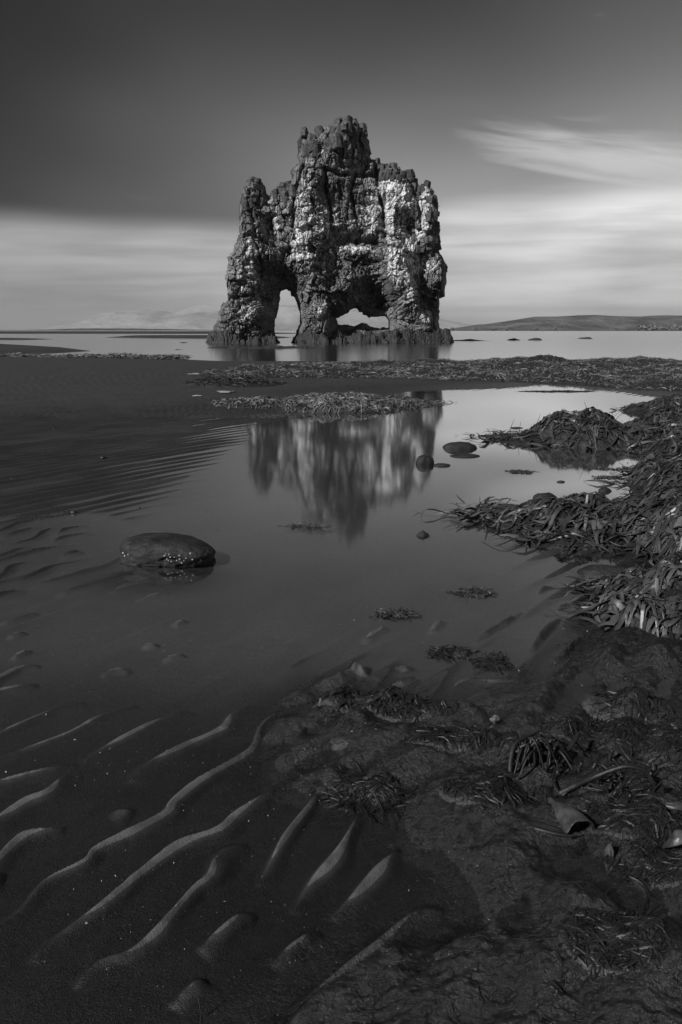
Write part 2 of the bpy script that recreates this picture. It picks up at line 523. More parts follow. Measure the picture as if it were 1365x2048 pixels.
def ground(x, y):
    """height of the sand, algae cover and wetness at a world point"""
    x = np.asarray(x, float); y = np.asarray(y, float)
    s = sdf(x, y, POOL)
    sl = -sdf(x, y, LAND)                                   # + on land
    s = s + 0.10 * fbm(x * 1.2, y * 1.2, 5, 3) * np.clip(np.abs(s) * 2 + .3, 0, 1)
    s = s + .05 * fbm(x * 7, y * 7, 6, 3) * (y < 2.6) * (x > -.35)
    right = sstep(x - 0.12 * y, -0.15, 0.55)
    far = sstep(y, 7.5, 10.5)
    slope = 0.0078 * (1 - right) + 0.022 * right
    slope = slope * (1 - far) + 0.035 * far
    up = np.where(s > 0, slope * s, 0.02 * s)
    top = 0.07 + 0.02 * far
    up = np.where(up > 0, top * (1 - np.exp(-up / top)), np.maximum(up, -0.05))
    sea = np.clip(sl * 0.035, -0.9, 0.2)
    z = np.minimum(up, sea)
    z = np.where(sea < 0, sea, z)
    # procedural ripples
    tz = sdf(x, y, TRACE_ZONE)
    tzm = sstep(tz, -0.06, 0.10)
    near = y < 40
    a = x * math.cos(CREST_ANG) + y * math.sin(CREST_ANG)
    ph = (NX * x + NY * y) / LAM
    ph = ph + 0.75 * fbm(a * 0.55, ph * 0.30, 21, 3) + 0.25 * fbm(a * 2.2, ph * 0.8, 31, 2)
    fr = ph - np.floor(ph)
    prof = np.where(fr < 0.72, sstep(fr, 0.0, 0.72), 1 - sstep(fr, 0.72, 1.0))
    amp = 0.0140 * np.clip(0.85 + 1.0 * fbm(a * 1.3, ph * 0.5, 41, 2), 0.25, 1.6)
    rzone = sstep(s, -0.55, 0.0)
    amp = amp * rzone * (1 - right * sstep(s, -.3, .2)) * np.where(y > 24, 0.5, 1.0)
    amp = amp * (1 - 0.5 * sstep(s, 0.8, 3.0))
    rip = (prof - 0.5) * amp * tzm
    z = z + rip
    z = z + np.where(sl > 0.3, 0.006 * fbm(x * 0.9, y * 0.9, 61, 4), 0)
    # traced shallow bed in the foreground
    bed = -0.0108 + 0.003 * fbm(x * 5, y * 5, 71, 3) + .0065 * (prof - .5) * sstep(fbm(a * 2, ph * .6, 73, 2), -.25, .25)
    bed = np.where(s < -0.45, np.minimum(bed, np.maximum(z, -.02)), bed)
    z = z * tzm + bed * (1 - tzm)
    # algae covered ground on the right
    ra = sstep(x, -0.42, -0.22)
    alg = np.maximum(right, ra * (y < 2.3)) * sstep(s, -0.17, 0.05) * (1 - sstep(y, 2.6, 3.3))
    ca, sa = math.cos(.6), math.sin(.6)
    xa, ya = x * ca + y * sa, -x * sa + y * ca
    phw = (NX * x + NY * y) / LAM + .9 * fbm(x * 2.2, y * 2.2, 87, 2)
    lump = 0.031 * fbm(x * 5, y * 5, 81, 3) + .009 * np.cos(6.283 * phw) + 0.010 * np.abs(fbm(xa * 11, ya * 18, 83, 3)) + 0.004 * fbm(xa * 38, ya * 90, 85, 2) + .002 * fbm(x * 110, y * 110, 86, 1)
    z = z + alg * sstep(s, -.06, .03) * (lump + 0.004)
    # the hand-placed crests
    best = np.full(x.shape, -1.0)
    for pts, h, wn, wf in CR:
        xs = [q[0] for q in pts]; ys = [q[1] for q in pts]
        m = (x > min(xs) - .1) & (x < max(xs) + .1) & (y > min(ys) - .1) & (y < max(ys) + .1)
        if not m.any():
            continue
        xm, ym = x[m], y[m]
        d, al, sd, L = seg_dist(xm, ym, pts)
        w = np.where(sd > 0, wf, wn) * (0.85 + 0.9 * vn(al * 9, al * 0 + h * 999, 3))
        w = np.maximum(w, .004)
        tap = np.clip(np.minimum(al, L - al) / (0.35 * L + 1e-6), 0, 1)
        tap = np.sqrt(tap) * (1 + 0.25 * vn(al * 14, al * 0 + h * 777, 9))
        q = np.clip(d / w, 0, 1)
        pr = .35 * (1 - q) ** 2 * (1 + 2 * q) + .65 * (1 - q) ** 1.5
        v = h * tap * pr
        bm = best[m]
        best[m] = np.maximum(bm, v)
    best = np.maximum(best, 0)
    kk = sstep(best, 0, .006)
    zc = np.minimum(z, -0.0075) * (1 - kk) - 0.0105 * kk + best
    zc = zc + .006 * fbm(x * 55, y * 55, 76, 2) * sstep(best, .008, .016) * (y > 1.7) * (x > -.2)
    z = np.where(best > 0, np.maximum(z, zc), z)
    for u, v, r, h in PEAKS:
        cx, cyy = P(u, v)
        z = z + h * np.exp(-((x - cx) ** 2 + (y - cyy) ** 2) / (r * r))
    # standing-water hollows in the algae
    for u, v, rx, ry, dp in ((1195, 1745, .085, .060, .030), (1350, 1830, .07, .05, .035), (1090, 1590, .05, .035, .02), (960, 1690, .05, .03, .018), (1000, 1850, .10, .05, .018)):
        cx, cyy = P(u, v)
        z = z - dp * np.exp(-((x - cx) / rx) ** 2 - ((y - cyy) / ry) ** 2)
    wetm = np.maximum(1 - sstep(z, 0.012, 0.05), alg)
    wetm = np.where(y > 24, 0.4, wetm)
    global PAINTED_LIGHT
    PAINTED_LIGHT = sstep(-s, 0.05, 0.5) * sstep(y, 1.2, 2.4) * (y < 16) * .9  # pool bed painted pale, standing in for sky shine on the water
    PAINTED_LIGHT = np.maximum(PAINTED_LIGHT, sstep(-z, .0, .0035) * sstep(y, 1.5, 2.2) * (y < 9))  # flooded troughs painted pale for the same shine
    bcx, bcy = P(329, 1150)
    PAINTED_LIGHT = PAINTED_LIGHT * (1 - .85 * np.exp(-(((x - bcx) / .26) ** 2 + ((y - bcy) / .20) ** 2) ** 2))  # dark oval painted into the bed so the boulder's reflection reads
    PAINTED_LIGHT = np.maximum(PAINTED_LIGHT, (.45 + .5 * sstep(fbm(x * 30, y * 30, 75, 3), -.3, .3)) * sstep(best, .004, .013) * np.maximum(1 - sstep(y, 1.75, 2.05), .35 * (x > .1) * (y < 2.6)))  # near crests painted lighter, as a highlight in the colour
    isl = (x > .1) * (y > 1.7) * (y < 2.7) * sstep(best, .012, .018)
    PAINTED_LIGHT = PAINTED_LIGHT * (1 - .7 * isl)
    return z, alg, wetm


ys = [-4000, -600, -80, -15, -4, -1.5, -0.6, 0.0, 0.3, 0.5]
yy = 0.62
while yy < 8.0:
    ys.append(yy); yy *= 1.0042
while yy < 62:
    ys.append(yy); yy *= 1.0105
while yy < 7000:
    ys.append(yy); yy *= 1.22
ys = np.array(ys)
NCF = 560
uc = np.linspace(-1, 1, NCF)
halfw = 0.30 + 0.56 * np.clip(ys, 0.5, 62)
X = uc[None, :] * halfw[:, None]
outer = np.array([1.06, 1.2, 1.6, 3.0, 8.0, 30.0, 100.0])
Xl = -(outer[::-1][None, :] * halfw[:, None]); Xr = outer[None, :] * halfw[:, None]
X = np.concatenate([Xl, X, Xr], 1)
Y = np.repeat(ys[:, None], X.shape[1], 1)
Z, ALG, WET = ground(X.ravel(), Y.ravel())
g_me = mesh_np('ground', np.stack([X.ravel(), Y.ravel(), Z], 1), grid_faces(*X.shape))
attr(g_me, 'algae', ALG); attr(g_me, 'wet', WET); attr(g_me, 'painted_light', PAINTED_LIGHT)
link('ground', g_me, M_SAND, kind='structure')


def gz(x, y):
    return float(ground(np.array([x]), np.array([y]))[0][0])


# ------------------------------------------------------------------ water: tidal pool and sea
def sheet(name, x0, x1, y0, y1, z, m):
    me = bpy.data.meshes.new(name)
    me.from_pydata([(x0, y0, z), (x1, y0, z), (x1, y1, z), (x0, y1, z)], [], [(0, 1, 2, 3)])
    return link(name, me, m, kind='structure')


sheet('pool_water', -14, 14, -3, 17.5, 0.0, M_POOL)
sheet('sea_water', -7000, 7000, 17.5, 7500, 0.0, M_SEA)

for i, (u, v, rx, ry, lab) in enumerate([(452, 793, .11, .045, 'bright sky-reflecting puddle on dark sand left of the near wrack ridge, upper of two'),
                                         (456, 807, .09, .04, 'bright sky-reflecting puddle on dark sand left of the near wrack ridge, lower of two'),
                                         (394, 801, .06, .022, 'small faint puddle on the dark ripple sand further left'),
                                         (390, 757, .12, .05, 'thin bright puddle at the left tip of the far wrack band')]):
    cx, cyy = P(u, v)
    zz = gz(cx, cyy) + 0.012
    n = 28
    vs_ = []
    for k in range(n):
        a = 2 * math.pi * k / n
        r = 1 + 0.22 * math.sin(3 * a + i) + 0.12 * math.sin(5 * a + 2 * i)
        vs_.append((cx + rx * r * math.cos(a), cyy + ry * 4 * r * math.sin(a), zz))
    me = bpy.data.meshes.new('puddle')
    me.from_pydata(vs_, [], [tuple(range(n))])
    link('puddle', me, M_PUDDLE, label=lab, category='puddle', group='puddles on the sand')

# ------------------------------------------------------------------ the sea stack
ROCK_Y = 58.2


def zp(zx, zy):
    """enlargement pixel of the stack -> world x, z on the stack's plane"""
    u = 380 + zx * 0.41026; v = 220 + zy * 0.41026
    x, z = px_at(u, v, ROCK_Y)
    return float(x), float(z)


OUT = [(112, 1160), (118, 1060), (130, 1040), (150, 985), (165, 950), (188, 925), (190, 905), (180, 850), (182, 790), (192, 745), (188, 718), (212, 695),
       (218, 665), (238, 650), (236, 630), (248, 612), (244, 570), (250, 535), (243, 525), (248, 470), (262, 420), (262, 390), (290, 372), (285, 350),
       (300, 337), (325, 345), (342, 342), (352, 370), (362, 375), (368, 412), (385, 425), (390, 437), (398, 420), (400, 405), (430, 390), (455, 380),
       (478, 360), (495, 352), (500, 330), (498, 300), (510, 285), (532, 262), (528, 232), (535, 215), (532, 150), (545, 148), (547, 108), (560, 102),
       (575, 115), (572, 142), (590, 138), (620, 132), (622, 110), (645, 108), (650, 88), (690, 78), (700, 85), (715, 65), (730, 58), (735, 40), (745, 58),
       (765, 60), (800, 65), (818, 58), (825, 85), (860, 90), (868, 140), (878, 180), (885, 215), (870, 225), (885, 245), (910, 250), (930, 265), (940, 275),
       (970, 270), (1010, 280), (1030, 292), (1035, 315), (1060, 308), (1085, 305), (1095, 320), (1092, 340), (1105, 350), (1115, 375), (1145, 370),
       (1170, 385), (1185, 400), (1185, 425), (1205, 432), (1210, 470), (1212, 520), (1205, 545), (1218, 570), (1212, 600), (1215, 650), (1205, 690),
       (1222, 715), (1240, 745), (1250, 775), (1248, 830), (1242, 880), (1240, 910), (1215, 920), (1215, 960), (1210, 1000), (1212, 1060), (1215, 1160),
       (515, 1160), (522, 1080), (540, 1040), (535, 980), (530, 950), (512, 910), (495, 905), (497, 878), (470, 876), (445, 885), (440, 905), (425, 975),
       (415, 1030), (410, 1075), (412, 1160)]
HOLE = [(700, 1010), (735, 1003), (770, 985), (800, 968), (815, 962), (822, 985), (865, 995), (875, 1010), (920, 1000), (955, 1005), (972, 1030), (972, 1068),
        (930, 1068), (880, 1058), (860, 1045), (838, 1038), (800, 1060), (770, 1048), (720, 1052), (712, 1030)]
OUTW = [zp(*q) for q in OUT]
HOLEW = [zp(*q) for q in HOLE]
CELL = 0.043
gx = np.arange(min(q[0] for q in OUTW) - .3, max(q[0] for q in OUTW) + .3, CELL)
gzv = np.arange(-0.6, max(q[1] for q in OUTW) + .3, CELL)
GX, GZ = np.meshgrid(gx, gzv)
xs_, zs_ = GX.ravel(), GZ.ravel()


def rock_sdf(x, z):
    d = np.maximum(sdf(x, z, OUTW), -sdf(x, z, HOLEW))
    f1, f2, cr, _, _ = voro(x / 0.55 + .3 * fbm(x, z, 3, 2), z / 0.55, 401)
    return d + 0.20 * (cr - 0.5) * sstep(z, 0.8, 2.0) - 0.05 + 0.05 * fbm(x * 6, z * 6, 12, 2)


D = rock_sdf(xs_, zs_)
dsm = np.maximum(sdf(xs_, zs_, OUTW), -sdf(xs_, zs_, HOLEW))
e = 0.01
gxd = (rock_sdf(xs_ + e, zs_) - D) / e
gzd = (rock_sdf(xs_, zs_ + e) - D) / e
gl_ = np.hypot(gxd, gzd) + 1e-6
nearout = (D > 0) & (D < CELL * 1.0)
sh = np.where(nearout, np.minimum(D, CELL * .9), 0)
xs2 = xs_ - gxd / gl_ * sh
zs2 = zs_ - gzd / gl_ * sh
ok = D < CELL * 1.0
fq = grid_faces(*GX.shape)
fq = fq[ok[fq].all(1)]

# relief of the seaward face: (polyline in enlargement pixels, radius, metres forward)
REL = [([(310, 400), (300, 560), (330, 700)], 75, 0.7), ([(330, 680), (300, 820), (290, 930)], 95, 1.2), ([(240, 960), (300, 1060)], 110, 1.3),
       ([(380, 1000), (390, 1080)], 50, .6), ([(210, 760), (215, 900)], 40, .7),
       ([(405, 560), (440, 640), (475, 720)], 32, -1.5), ([(355, 520), (390, 640)], 45, -.8), ([(440, 800), (470, 860)], 40, -.7),
       ([(430, 560), (470, 690)], 14, .9),
       ([(520, 450), (560, 640), (560, 760)], 70, .4), ([(540, 700), (600, 800), (690, 970)], 90, 1.5), ([(600, 400), (660, 520), (650, 680)], 55, .25),
       ([(560, 330), (620, 360)], 70, 1.0), ([(700, 230), (760, 170)], 90, 1.0), ([(590, 180), (560, 230)], 45, .3), ([(760, 80), (720, 200)], 40, .5),
       ([(830, 150), (850, 200)], 40, -.5), ([(690, 560), (700, 700), (690, 860)], 34, -.5),
       ([(800, 500), (820, 600)], 110, -.15), ([(740, 640), (800, 660), (880, 670)], 34, -1.0), ([(720, 705), (790, 690), (850, 710)], 26, .45),
       ([(790, 760), (820, 880)], 100, -.3), ([(760, 830), (800, 920)], 60, .4), ([(860, 910), (940, 960)], 70, -1.1), ([(920, 780), (930, 880)], 38, -.7),
       ([(1000, 740), (1010, 820), (1060, 920)], 75, 2.0), ([(980, 420), (1010, 500)], 70, .9), ([(1040, 560), (1070, 660), (1120, 780)], 38, -1.0),
       ([(1150, 480), (1140, 640)], 70, .8), ([(1200, 760), (1190, 900)], 55, .9), ([(1110, 860), (1130, 960)], 40, -1.1), ([(1120, 1010), (1130, 1040)], 45, 1.0),
       ([(900, 340), (900, 520)], 50, -.5), ([(740, 380), (760, 440)], 45, .6), ([(980, 300), (1000, 380)], 45, .5), ([(640, 1000), (650, 1060)], 50, .8),
       ([(560, 980), (560, 1060)], 35, .5), ([(900, 900), (1000, 990), (1060, 1040)], 40, -1.0), ([(450, 430), (470, 520)], 45, .3)]
REL += [(q_, r_, a_) for q_, r_, a_ in (([(662, 330), (672, 430), (690, 560)], 9, -.7), ([(905, 260), (925, 420), (940, 640)], 10, -.8), ([(560, 300), (525, 450), (515, 600)], 8, -.6),
        ([(1085, 350), (1092, 480), (1110, 600)], 9, -.7), ([(300, 430), (335, 620), (372, 800)], 9, -.7), ([(815, 330), (785, 430), (800, 540)], 7, -.5), ([(230, 650), (330, 640), (420, 690)], 7, -.5),
        ([(620, 330), (760, 345), (900, 335)], 8, -.5), ([(260, 925), (330, 905), (430, 935)], 7, -.5), ([(960, 690), (1060, 720), (1200, 700)], 7, -.5))]
SC = 0.0157
d0 = np.maximum(-dsm, 0)
R_ = 2.0
q = np.clip(d0 / R_, 0, 1)
T = 2.3 * np.sqrt(1 - (1 - q) ** 2) * (0.62 + 0.38 * sstep(zs_, 14.5, 9.0))
T = T + 0.5 * sstep(zs_, 3.0, 0.0) * sstep(d0, 0, .8)
rel = np.zeros(xs_.shape)
for pts, r, a in REL:
    w = [zp(*t) for t in pts]
    d = seg_dist(xs_ + .25 * fbm(xs_ * .9, zs_ * .9, 7, 2), zs_ + .25 * fbm(xs_ * .9, zs_ * .9, 8, 2), w)[0]
    rel = rel + a * np.exp(-(d / (r * SC)) ** 2)
wx = xs_ + .35 * fbm(xs_ * .8, zs_ * .8, 15, 3); wz = zs_ + .35 * fbm(xs_ * .8, zs_ * .8, 16, 3)
fr_ = lambda c, k: (c * k) % 1.0 - .5
A1, A2, AC, aox, aoy = voro(wx / 1.3, wz / 1.5, 201)
E1, E2, EC, eox, eoy = voro(wx / .42, wz / .95, 231)
B1, B2, BC, box_, boy = voro(wx / .50, wz / .42, 211)
C1_, C2_, CC, _, _ = voro(wx / .23, wz / .26, 221)
cx0, cz0 = zp(790, 480)
streakzone = np.exp(-((xs_ - cx0) / 3.6) ** 2 - ((zs_ - cz0) / 2.2) ** 2)
cob = 1 - 0.65 * streakzone
facB = .34 * (BC - .5) + .55 * (box_ * fr_(BC, 97.13) + boy * fr_(BC, 353.7)) - .20 * np.exp(-((B2 - B1) / .09) ** 2)
facE = .42 * (EC - .5) + .55 * (eox * fr_(EC, 97.13) + eoy * fr_(EC, 353.7)) - .22 * np.exp(-((E2 - E1) / .08) ** 2)
facC = .20 * (CC - .5) - .11 * np.exp(-((C2_ - C1_) / .12) ** 2)
colz = np.clip(sstep(zs_, 9.3, 10.8) + sstep(xs_, zp(1060, 0)[0], zp(1120, 0)[0]) * sstep(zs_, 4, 6) + .6 * sstep(fbm(xs_ * .5, zs_ * .5, 44, 2), .05, .2), 0, 1)
disp = .38 * (AC - .5) + .40 * (aox * fr_(AC, 97.13) + aoy * fr_(AC, 353.7)) + cob * (facB * (1 - colz) + facE * colz + facC)
disp = disp - .16 * np.exp(-((A2 - A1) / .05) ** 2) + .35 * fbm(xs_ * .7, zs_ * .5, 18, 4) + .20 * fbm(xs_ * 4, zs_ * 4, 48, 4)
# drip flutes in the smooth middle
disp = disp + streakzone * (.22 * fbm(xs_ * 3.0, zs_ * .35, 19, 3) + .08 * fbm(xs_ * 8.0, zs_ * 1.2, 20, 2))
edge_ = sstep(d0, 0.0, 0.55)
yf = ROCK_Y - np.where(D < 0, (T * (1 + 0 * rel) + (rel + disp) * edge_), 0)
dispb = .5 * (voro(xs_ / 1.4 + 7, zs_ / 1.3, 301)[2] - .5) + .25 * (voro(xs_ / .5 + 3, zs_ / .5, 302)[2] - .5) + .5 * fbm(xs_ * .5, zs_ * .5, 28, 4)
yb = ROCK_Y + np.where(D < 0, T * .9 + dispb * edge_ + .02, 0)
yb = np.maximum(yb, yf + .01)
isb = nearout | (D >= 0)
idx_f = -np.ones(len(xs_), int); idx_b = -np.ones(len(xs_), int)
used = np.zeros(len(xs_), bool); used[fq.ravel()] = True
fi = np.where(used)[0]
idx_f[fi] = np.arange(len(fi))
bi = np.where(used & ~isb)[0]
idx_b[fi] = idx_f[fi]
idx_b[bi] = len(fi) + np.arange(len(bi))
Vr = np.concatenate([np.stack([xs2[fi], yf[fi], zs2[fi]], 1), np.stack([xs2[bi], yb[bi], zs2[bi]], 1)])
ff = idx_f[fq]
fb = idx_b[fq][:, ::-1]
deg = (fb == ff[:, ::-1]).all(1)
Fr = np.concatenate([ff, fb[~deg]])

# bird-lime mask: hand placed patches, ledges (upward steps) and streaks below
yfg = yf.reshape(GX.shape)
ledge = np.zeros_like(yfg)
ledge[1:-1] = (yfg[2:] - yfg[:-2]) / (2 * CELL)            # + where the face steps back going up: a shelf
ledge = np.clip(ledge, 0, 1.5).ravel()
lg = ledge.reshape(GX.shape).copy()
for k in range(26):                                         # run down the wall
    lg[:-1] = np.maximum(lg[:-1], lg[1:] * .93)
GU = [(560, 520, 30, 110, .75), (540, 640, 40, 60, .8), (540, 720, 50, 45, .9), (330, 690, 40, 60, .9), (320, 820, 70, 70, .75), (300, 1000, 40, 40, .8), (340, 960, 60, 70, .55),
      (300, 420, 40, 60, .3), (760, 690, 60, 20, .85), (850, 690, 40, 16, .9), (750, 612, 30, 10, .9), (1000, 780, 55, 85, 1.25), (1060, 880, 40, 70, 1.0), (1040, 600, 50, 60, 1.0), (1080, 690, 40, 80, 1.0),
      (970, 400, 60, 40, .8), (1010, 470, 50, 60, .8), (1120, 560, 60, 80, .85), (1150, 500, 50, 70, .8), (1130, 780, 60, 30, .7), (1180, 700, 40, 60, .6),
      (660, 990, 40, 40, .9), (1125, 1020, 40, 40, 1.3), (430, 590, 22, 60, 1.0), (640, 600, 40, 100, .55), (800, 560, 120, 60, .45), (960, 560, 30, 120, .7), (880, 500, 60, 100, .45),
      (600, 760, 60, 40, .6), (690, 520, 30, 80, .5), (760, 250, 20, 30, .5), (1110, 430, 50, 40, .5), (640, 230, 30, 30, .5), (470, 480, 40, 60, .35), (600, 400, 50, 60, .35)]
gu_ = np.zeros(xs_.shape)
for zx, zy, rx, ry, a in GU:
    cx, cz = zp(zx, zy)
    gu_ += a * np.exp(-((xs_ - cx) / (rx * SC)) ** 2 - ((zs_ - cz) / (ry * SC)) ** 2)
gu_ = gu_ * (0.50 + 0.8 * np.clip(lg.ravel(), 0, 1)) + 0.22 * np.clip(ledge, 0, 1) * sstep(zs_, 2, 5)
gu_ = np.clip(gu_, 0, 1.4) * sstep(zs_, 1.0, 1.6)
tone = BC * .7 + AC * .3
rock = empty('sea_stack', (float(np.mean(xs_)), ROCK_Y, 0), 'tall basalt sea stack with two arched openings standing in shallow sea', 'sea stack')


def under(o, par):
    """parent with the world position kept"""
    o.parent = par
    o.matrix_parent_inverse = Matrix.Translation(par.location).inverted()
    return o


r_me = mesh_np('body', Vr, Fr, smooth=False)
attr(r_me, 'guano', np.concatenate([gu_[fi], gu_[bi] * .5]))
attr(r_me, 'tone', np.concatenate([tone[fi], tone[bi]]))
under(link('body', r_me, M_ROCK), rock)


# loose columns and blocks along the crown and rims
def block_mesh(n, rnd, taper, soft):
    bm = bmesh.new()
    ring = []
    for lvl, (zz, sc) in enumerate(((-.5, 1.0), (.38, .97), (.5, taper))):
        row = []
        for k in range(n):
            a = 2 * math.pi * k / n + rnd.uniform(-.22, .22) * (lvl == 0)
            if lvl == 0:
                ring.append((a, rnd.uniform(.42, .56)))
            a, r = ring[k]
            row.append(bm.verts.new((r * sc * math.cos(a) + rnd.uniform(-.03, .03), r * sc * math.sin(a) + rnd.uniform(-.03, .03), zz + rnd.uniform(-.07, .07))))
        if lvl:
            for k in range(n):
                bm.faces.new((prev[k], prev[(k + 1) % n], row[(k + 1) % n], row[k]))
        else:
            bm.faces.new(row[::-1])
        prev = row
    bm.faces.new(prev)
    if soft:
        bmesh.ops.bevel(bm, geom=list(bm.edges), offset=.05, segments=1, affect='EDGES')
    me = bpy.data.meshes.new('block')
    bm.to_mesh(me); bm.free()
    me.materials.append(M_ROCK)
    return me


rb = random.Random(5)
BLK = [block_mesh(rb.choice((5, 6, 6, 4)), rb, rb.uniform(.7, .95), True) for _ in range(9)]


def front_y(x, z):
    i = int(round((z - gzv[0]) / CELL)); j = int(round((x - gx[0]) / CELL))
    i = min(max(i, 0), GX.shape[0] - 1); j = min(max(j, 0), GX.shape[1] - 1)
    return float(yfg[i, j]), float(D.reshape(GX.shape)[i, j])


def put_block(x, y, z, sx_, sy_, sz_, tilt=.15):
    o = bpy.data.objects.new('block', rb.choice(BLK))
    COL.objects.link(o)
    o.location = (x, y, z)
    o.rotation_euler = (rb.uniform(-tilt, tilt), rb.uniform(-tilt, tilt), rb.uniform(0, 6.28))
    o.scale = (sx_, sy_, sz_)
    under(o, rock)


nblk = 0
top = [q for q in OUT if 335 >= 0 and q[1] < 900]
for i in range(len(OUT) - 1):
    (ax, ay), (bx, by) = OUT[i], OUT[i + 1]
    if max(ay, by) > 760 or nblk > 150:
        continue
    L = math.hypot(bx - ax, by - ay)
    n = max(1, int(L / 22))
    for k in range(n):
        t = (k + .5) / n
        x, z = zp(ax + (bx - ax) * t, ay + (by - ay) * t)
        s_ = rb.uniform(.26, .66)
        ep = .05
        q0 = [float(sdf(np.array([x + dx_]), np.array([z + dz_]), OUTW)[0]) for dx_, dz_ in ((ep, 0), (-ep, 0), (0, ep), (0, -ep))]
        gxx_, gzz_ = q0[0] - q0[1], q0[2] - q0[3]
        gn = math.hypot(gxx_, gzz_) + 1e-6
        inn = s_ * rb.uniform(.34, .60)
        put_block(x - gxx_ / gn * inn, ROCK_Y + rb.uniform(-.8, .3), z - gzz_ / gn * inn, s_ * rb.uniform(.8, 1.2), s_, s_ * rb.uniform(.6, 1.5), .3)
        nblk += 1
for zone, cnt, sz in (((540, 870, 90, 230), 34, .55), ((930, 1085, 285, 380), 26, .50), ((1060, 1205, 380, 700), 44, .45), ((262, 370, 350, 500), 22, .42), ((400, 520, 380, 470), 12, .5)):
    k = 0; tries = 0
    while k < cnt and tries < 2000:
        tries += 1
        zx, zy = rb.uniform(zone[0], zone[1]), rb.uniform(zone[2], zone[3])
        x, z = zp(zx, zy)
        fy, dd = front_y(x, z)
        if dd > -.25:
            continue
        s_ = sz * rb.uniform(.7, 1.3)
        put_block(x, fy + .12 * s_, z, s_, s_, s_ * rb.uniform(.8, 1.5), .25)
        k += 1


# tidal plinth of weed covered rock round the feet
def plinth(name, poly, ztop, seed, rim):
    xs = np.array([q[0] for q in poly]); yq = np.array([q[1] for q in poly])
    ax = np.arange(xs.min() - .8, xs.max() + .8, .075); ay = np.arange(yq.min() - .8, yq.max() + .8, .075)
    A, B = np.meshgrid(ax, ay)
    a, c = A.ravel(), B.ravel()
    d = -sdf(a, c, poly) + .75 * fbm(a * .9, c * .9, seed, 5)
    zt = ztop * (0.98 + .40 * fbm(a * .7, c * .7, seed + 3, 3))
    f1, f2, cr, _, _ = voro(a / .5, c / .5, seed + 9)
    z = -.5 + (zt + .5) * sstep(d, -.20, .42) + (.30 * (cr - .5) + .22 * fbm(a * 2.4, c * 2.4, seed + 5, 4) - .12 * np.exp(-((f2 - f1) / .1) ** 2)) * sstep(d, -.3, .1)
    me = mesh_np(name, np.stack([a, c, z], 1), grid_faces(*A.shape), smooth=False)
    return me, (a, c, z, d)


def foot(u, v, Y):
    x, _ = px_at(u, v, Y)
    return float(x)


LEFT = [(foot(414, 680, 55.5), 56.3), (foot(440, 680, 54), 54.6), (foot(500, 684, 54), 54.2), (foot(548, 684, 54), 54.6), (foot(550, 680, 57), 57.5), (foot(545, 680, 61), 61), (foot(450, 680, 61), 61.5), (foot(420, 680, 59), 59)]
RIGHT = [(foot(592, 680, 55), 55.6), (foot(620, 684, 54), 54.5), (foot(700, 684, 54), 54.8), (foot(790, 684, 54), 54.3), (foot(880, 684, 54), 54.8), (foot(905, 680, 56), 56.2),
         (foot(902, 680, 59), 59.5), (foot(860, 680, 62), 62), (foot(700, 680, 62), 62), (foot(600, 680, 61), 61), (foot(590, 680, 58), 58)]
WR = []
for nm, poly, zt, sd in (('tidal_plinth', LEFT, .74, 501), ('tidal_plinth', RIGHT, .76, 521)):
    me, dat = plinth(nm, poly, zt, sd, .2)
    under(link(nm, me, M_LEDGE), rock)
    WR.append(dat)
# fallen blocks round the feet
for poly in (LEFT, RIGHT):
    n = 0
    for i in range(len(poly)):
        (ax, ay), (bx, by) = poly[i], poly[(i + 1) % len(poly)]
        if ay > 57.5 and by > 57.5:
            continue
        m = max(1, int(math.hypot(bx - ax, by - ay) / .8))
        for k in range(m):
            t = (k + rb.random()) / m
            sz_ = rb.choice((.2, .3, .4, .55))
            o = bpy.data.objects.new('block', rb.choice(BLK).copy())
            o.data.materials.clear(); o.data.materials.append(M_LEDGE)
            COL.objects.link(o)
            o.location = (ax + (bx - ax) * t, ay + (by - ay) * t + rb.uniform(.0, .6), rb.uniform(-.05, .10))
            o.rotation_euler = (rb.uniform(-.8, .8), rb.uniform(-.8, .8), rb.uniform(0, 6))
            o.scale = (sz_ * rb.uniform(.8, 1.5), sz_, sz_ * rb.uniform(.6, 1.0))
            under(o, rock)
# hanging weed fringe of the plinths (uncountable)
fv, fF, fc = [], [], 0
for a, c, z, d in WR:
    sel = np.where((d > -.02) & (d < .5) & (z > .25))[0]
    for k in RNG.choice(sel, min(800, len(sel)), replace=False):
        x0, y0, z0 = a[k], c[k], z[k]
        L = RNG.uniform(.10, .45); w = RNG.uniform(.008, .022); an = RNG.uniform(-.9, .9)
        ox, oy = math.sin(an) * .10, -abs(math.cos(an)) * .16
        fv += [(x0 - w, y0, z0 + .03), (x0 + w, y0, z0 + .03), (x0 + w + ox, y0 + oy, z0 - L * .4), (x0 - w + ox, y0 + oy, z0 - L * .4), (x0 + ox * 1.4, y0 + oy * 1.4, z0 - L)]
        fF += [(fc, fc + 1, fc + 2), (fc, fc + 2, fc + 3), (fc + 3, fc + 2, fc + 4)]
        fc += 5
me = mesh_np('weed_fringe', fv, fF)
under(link('weed_fringe', me, M_WEED, kind='stuff'), rock)


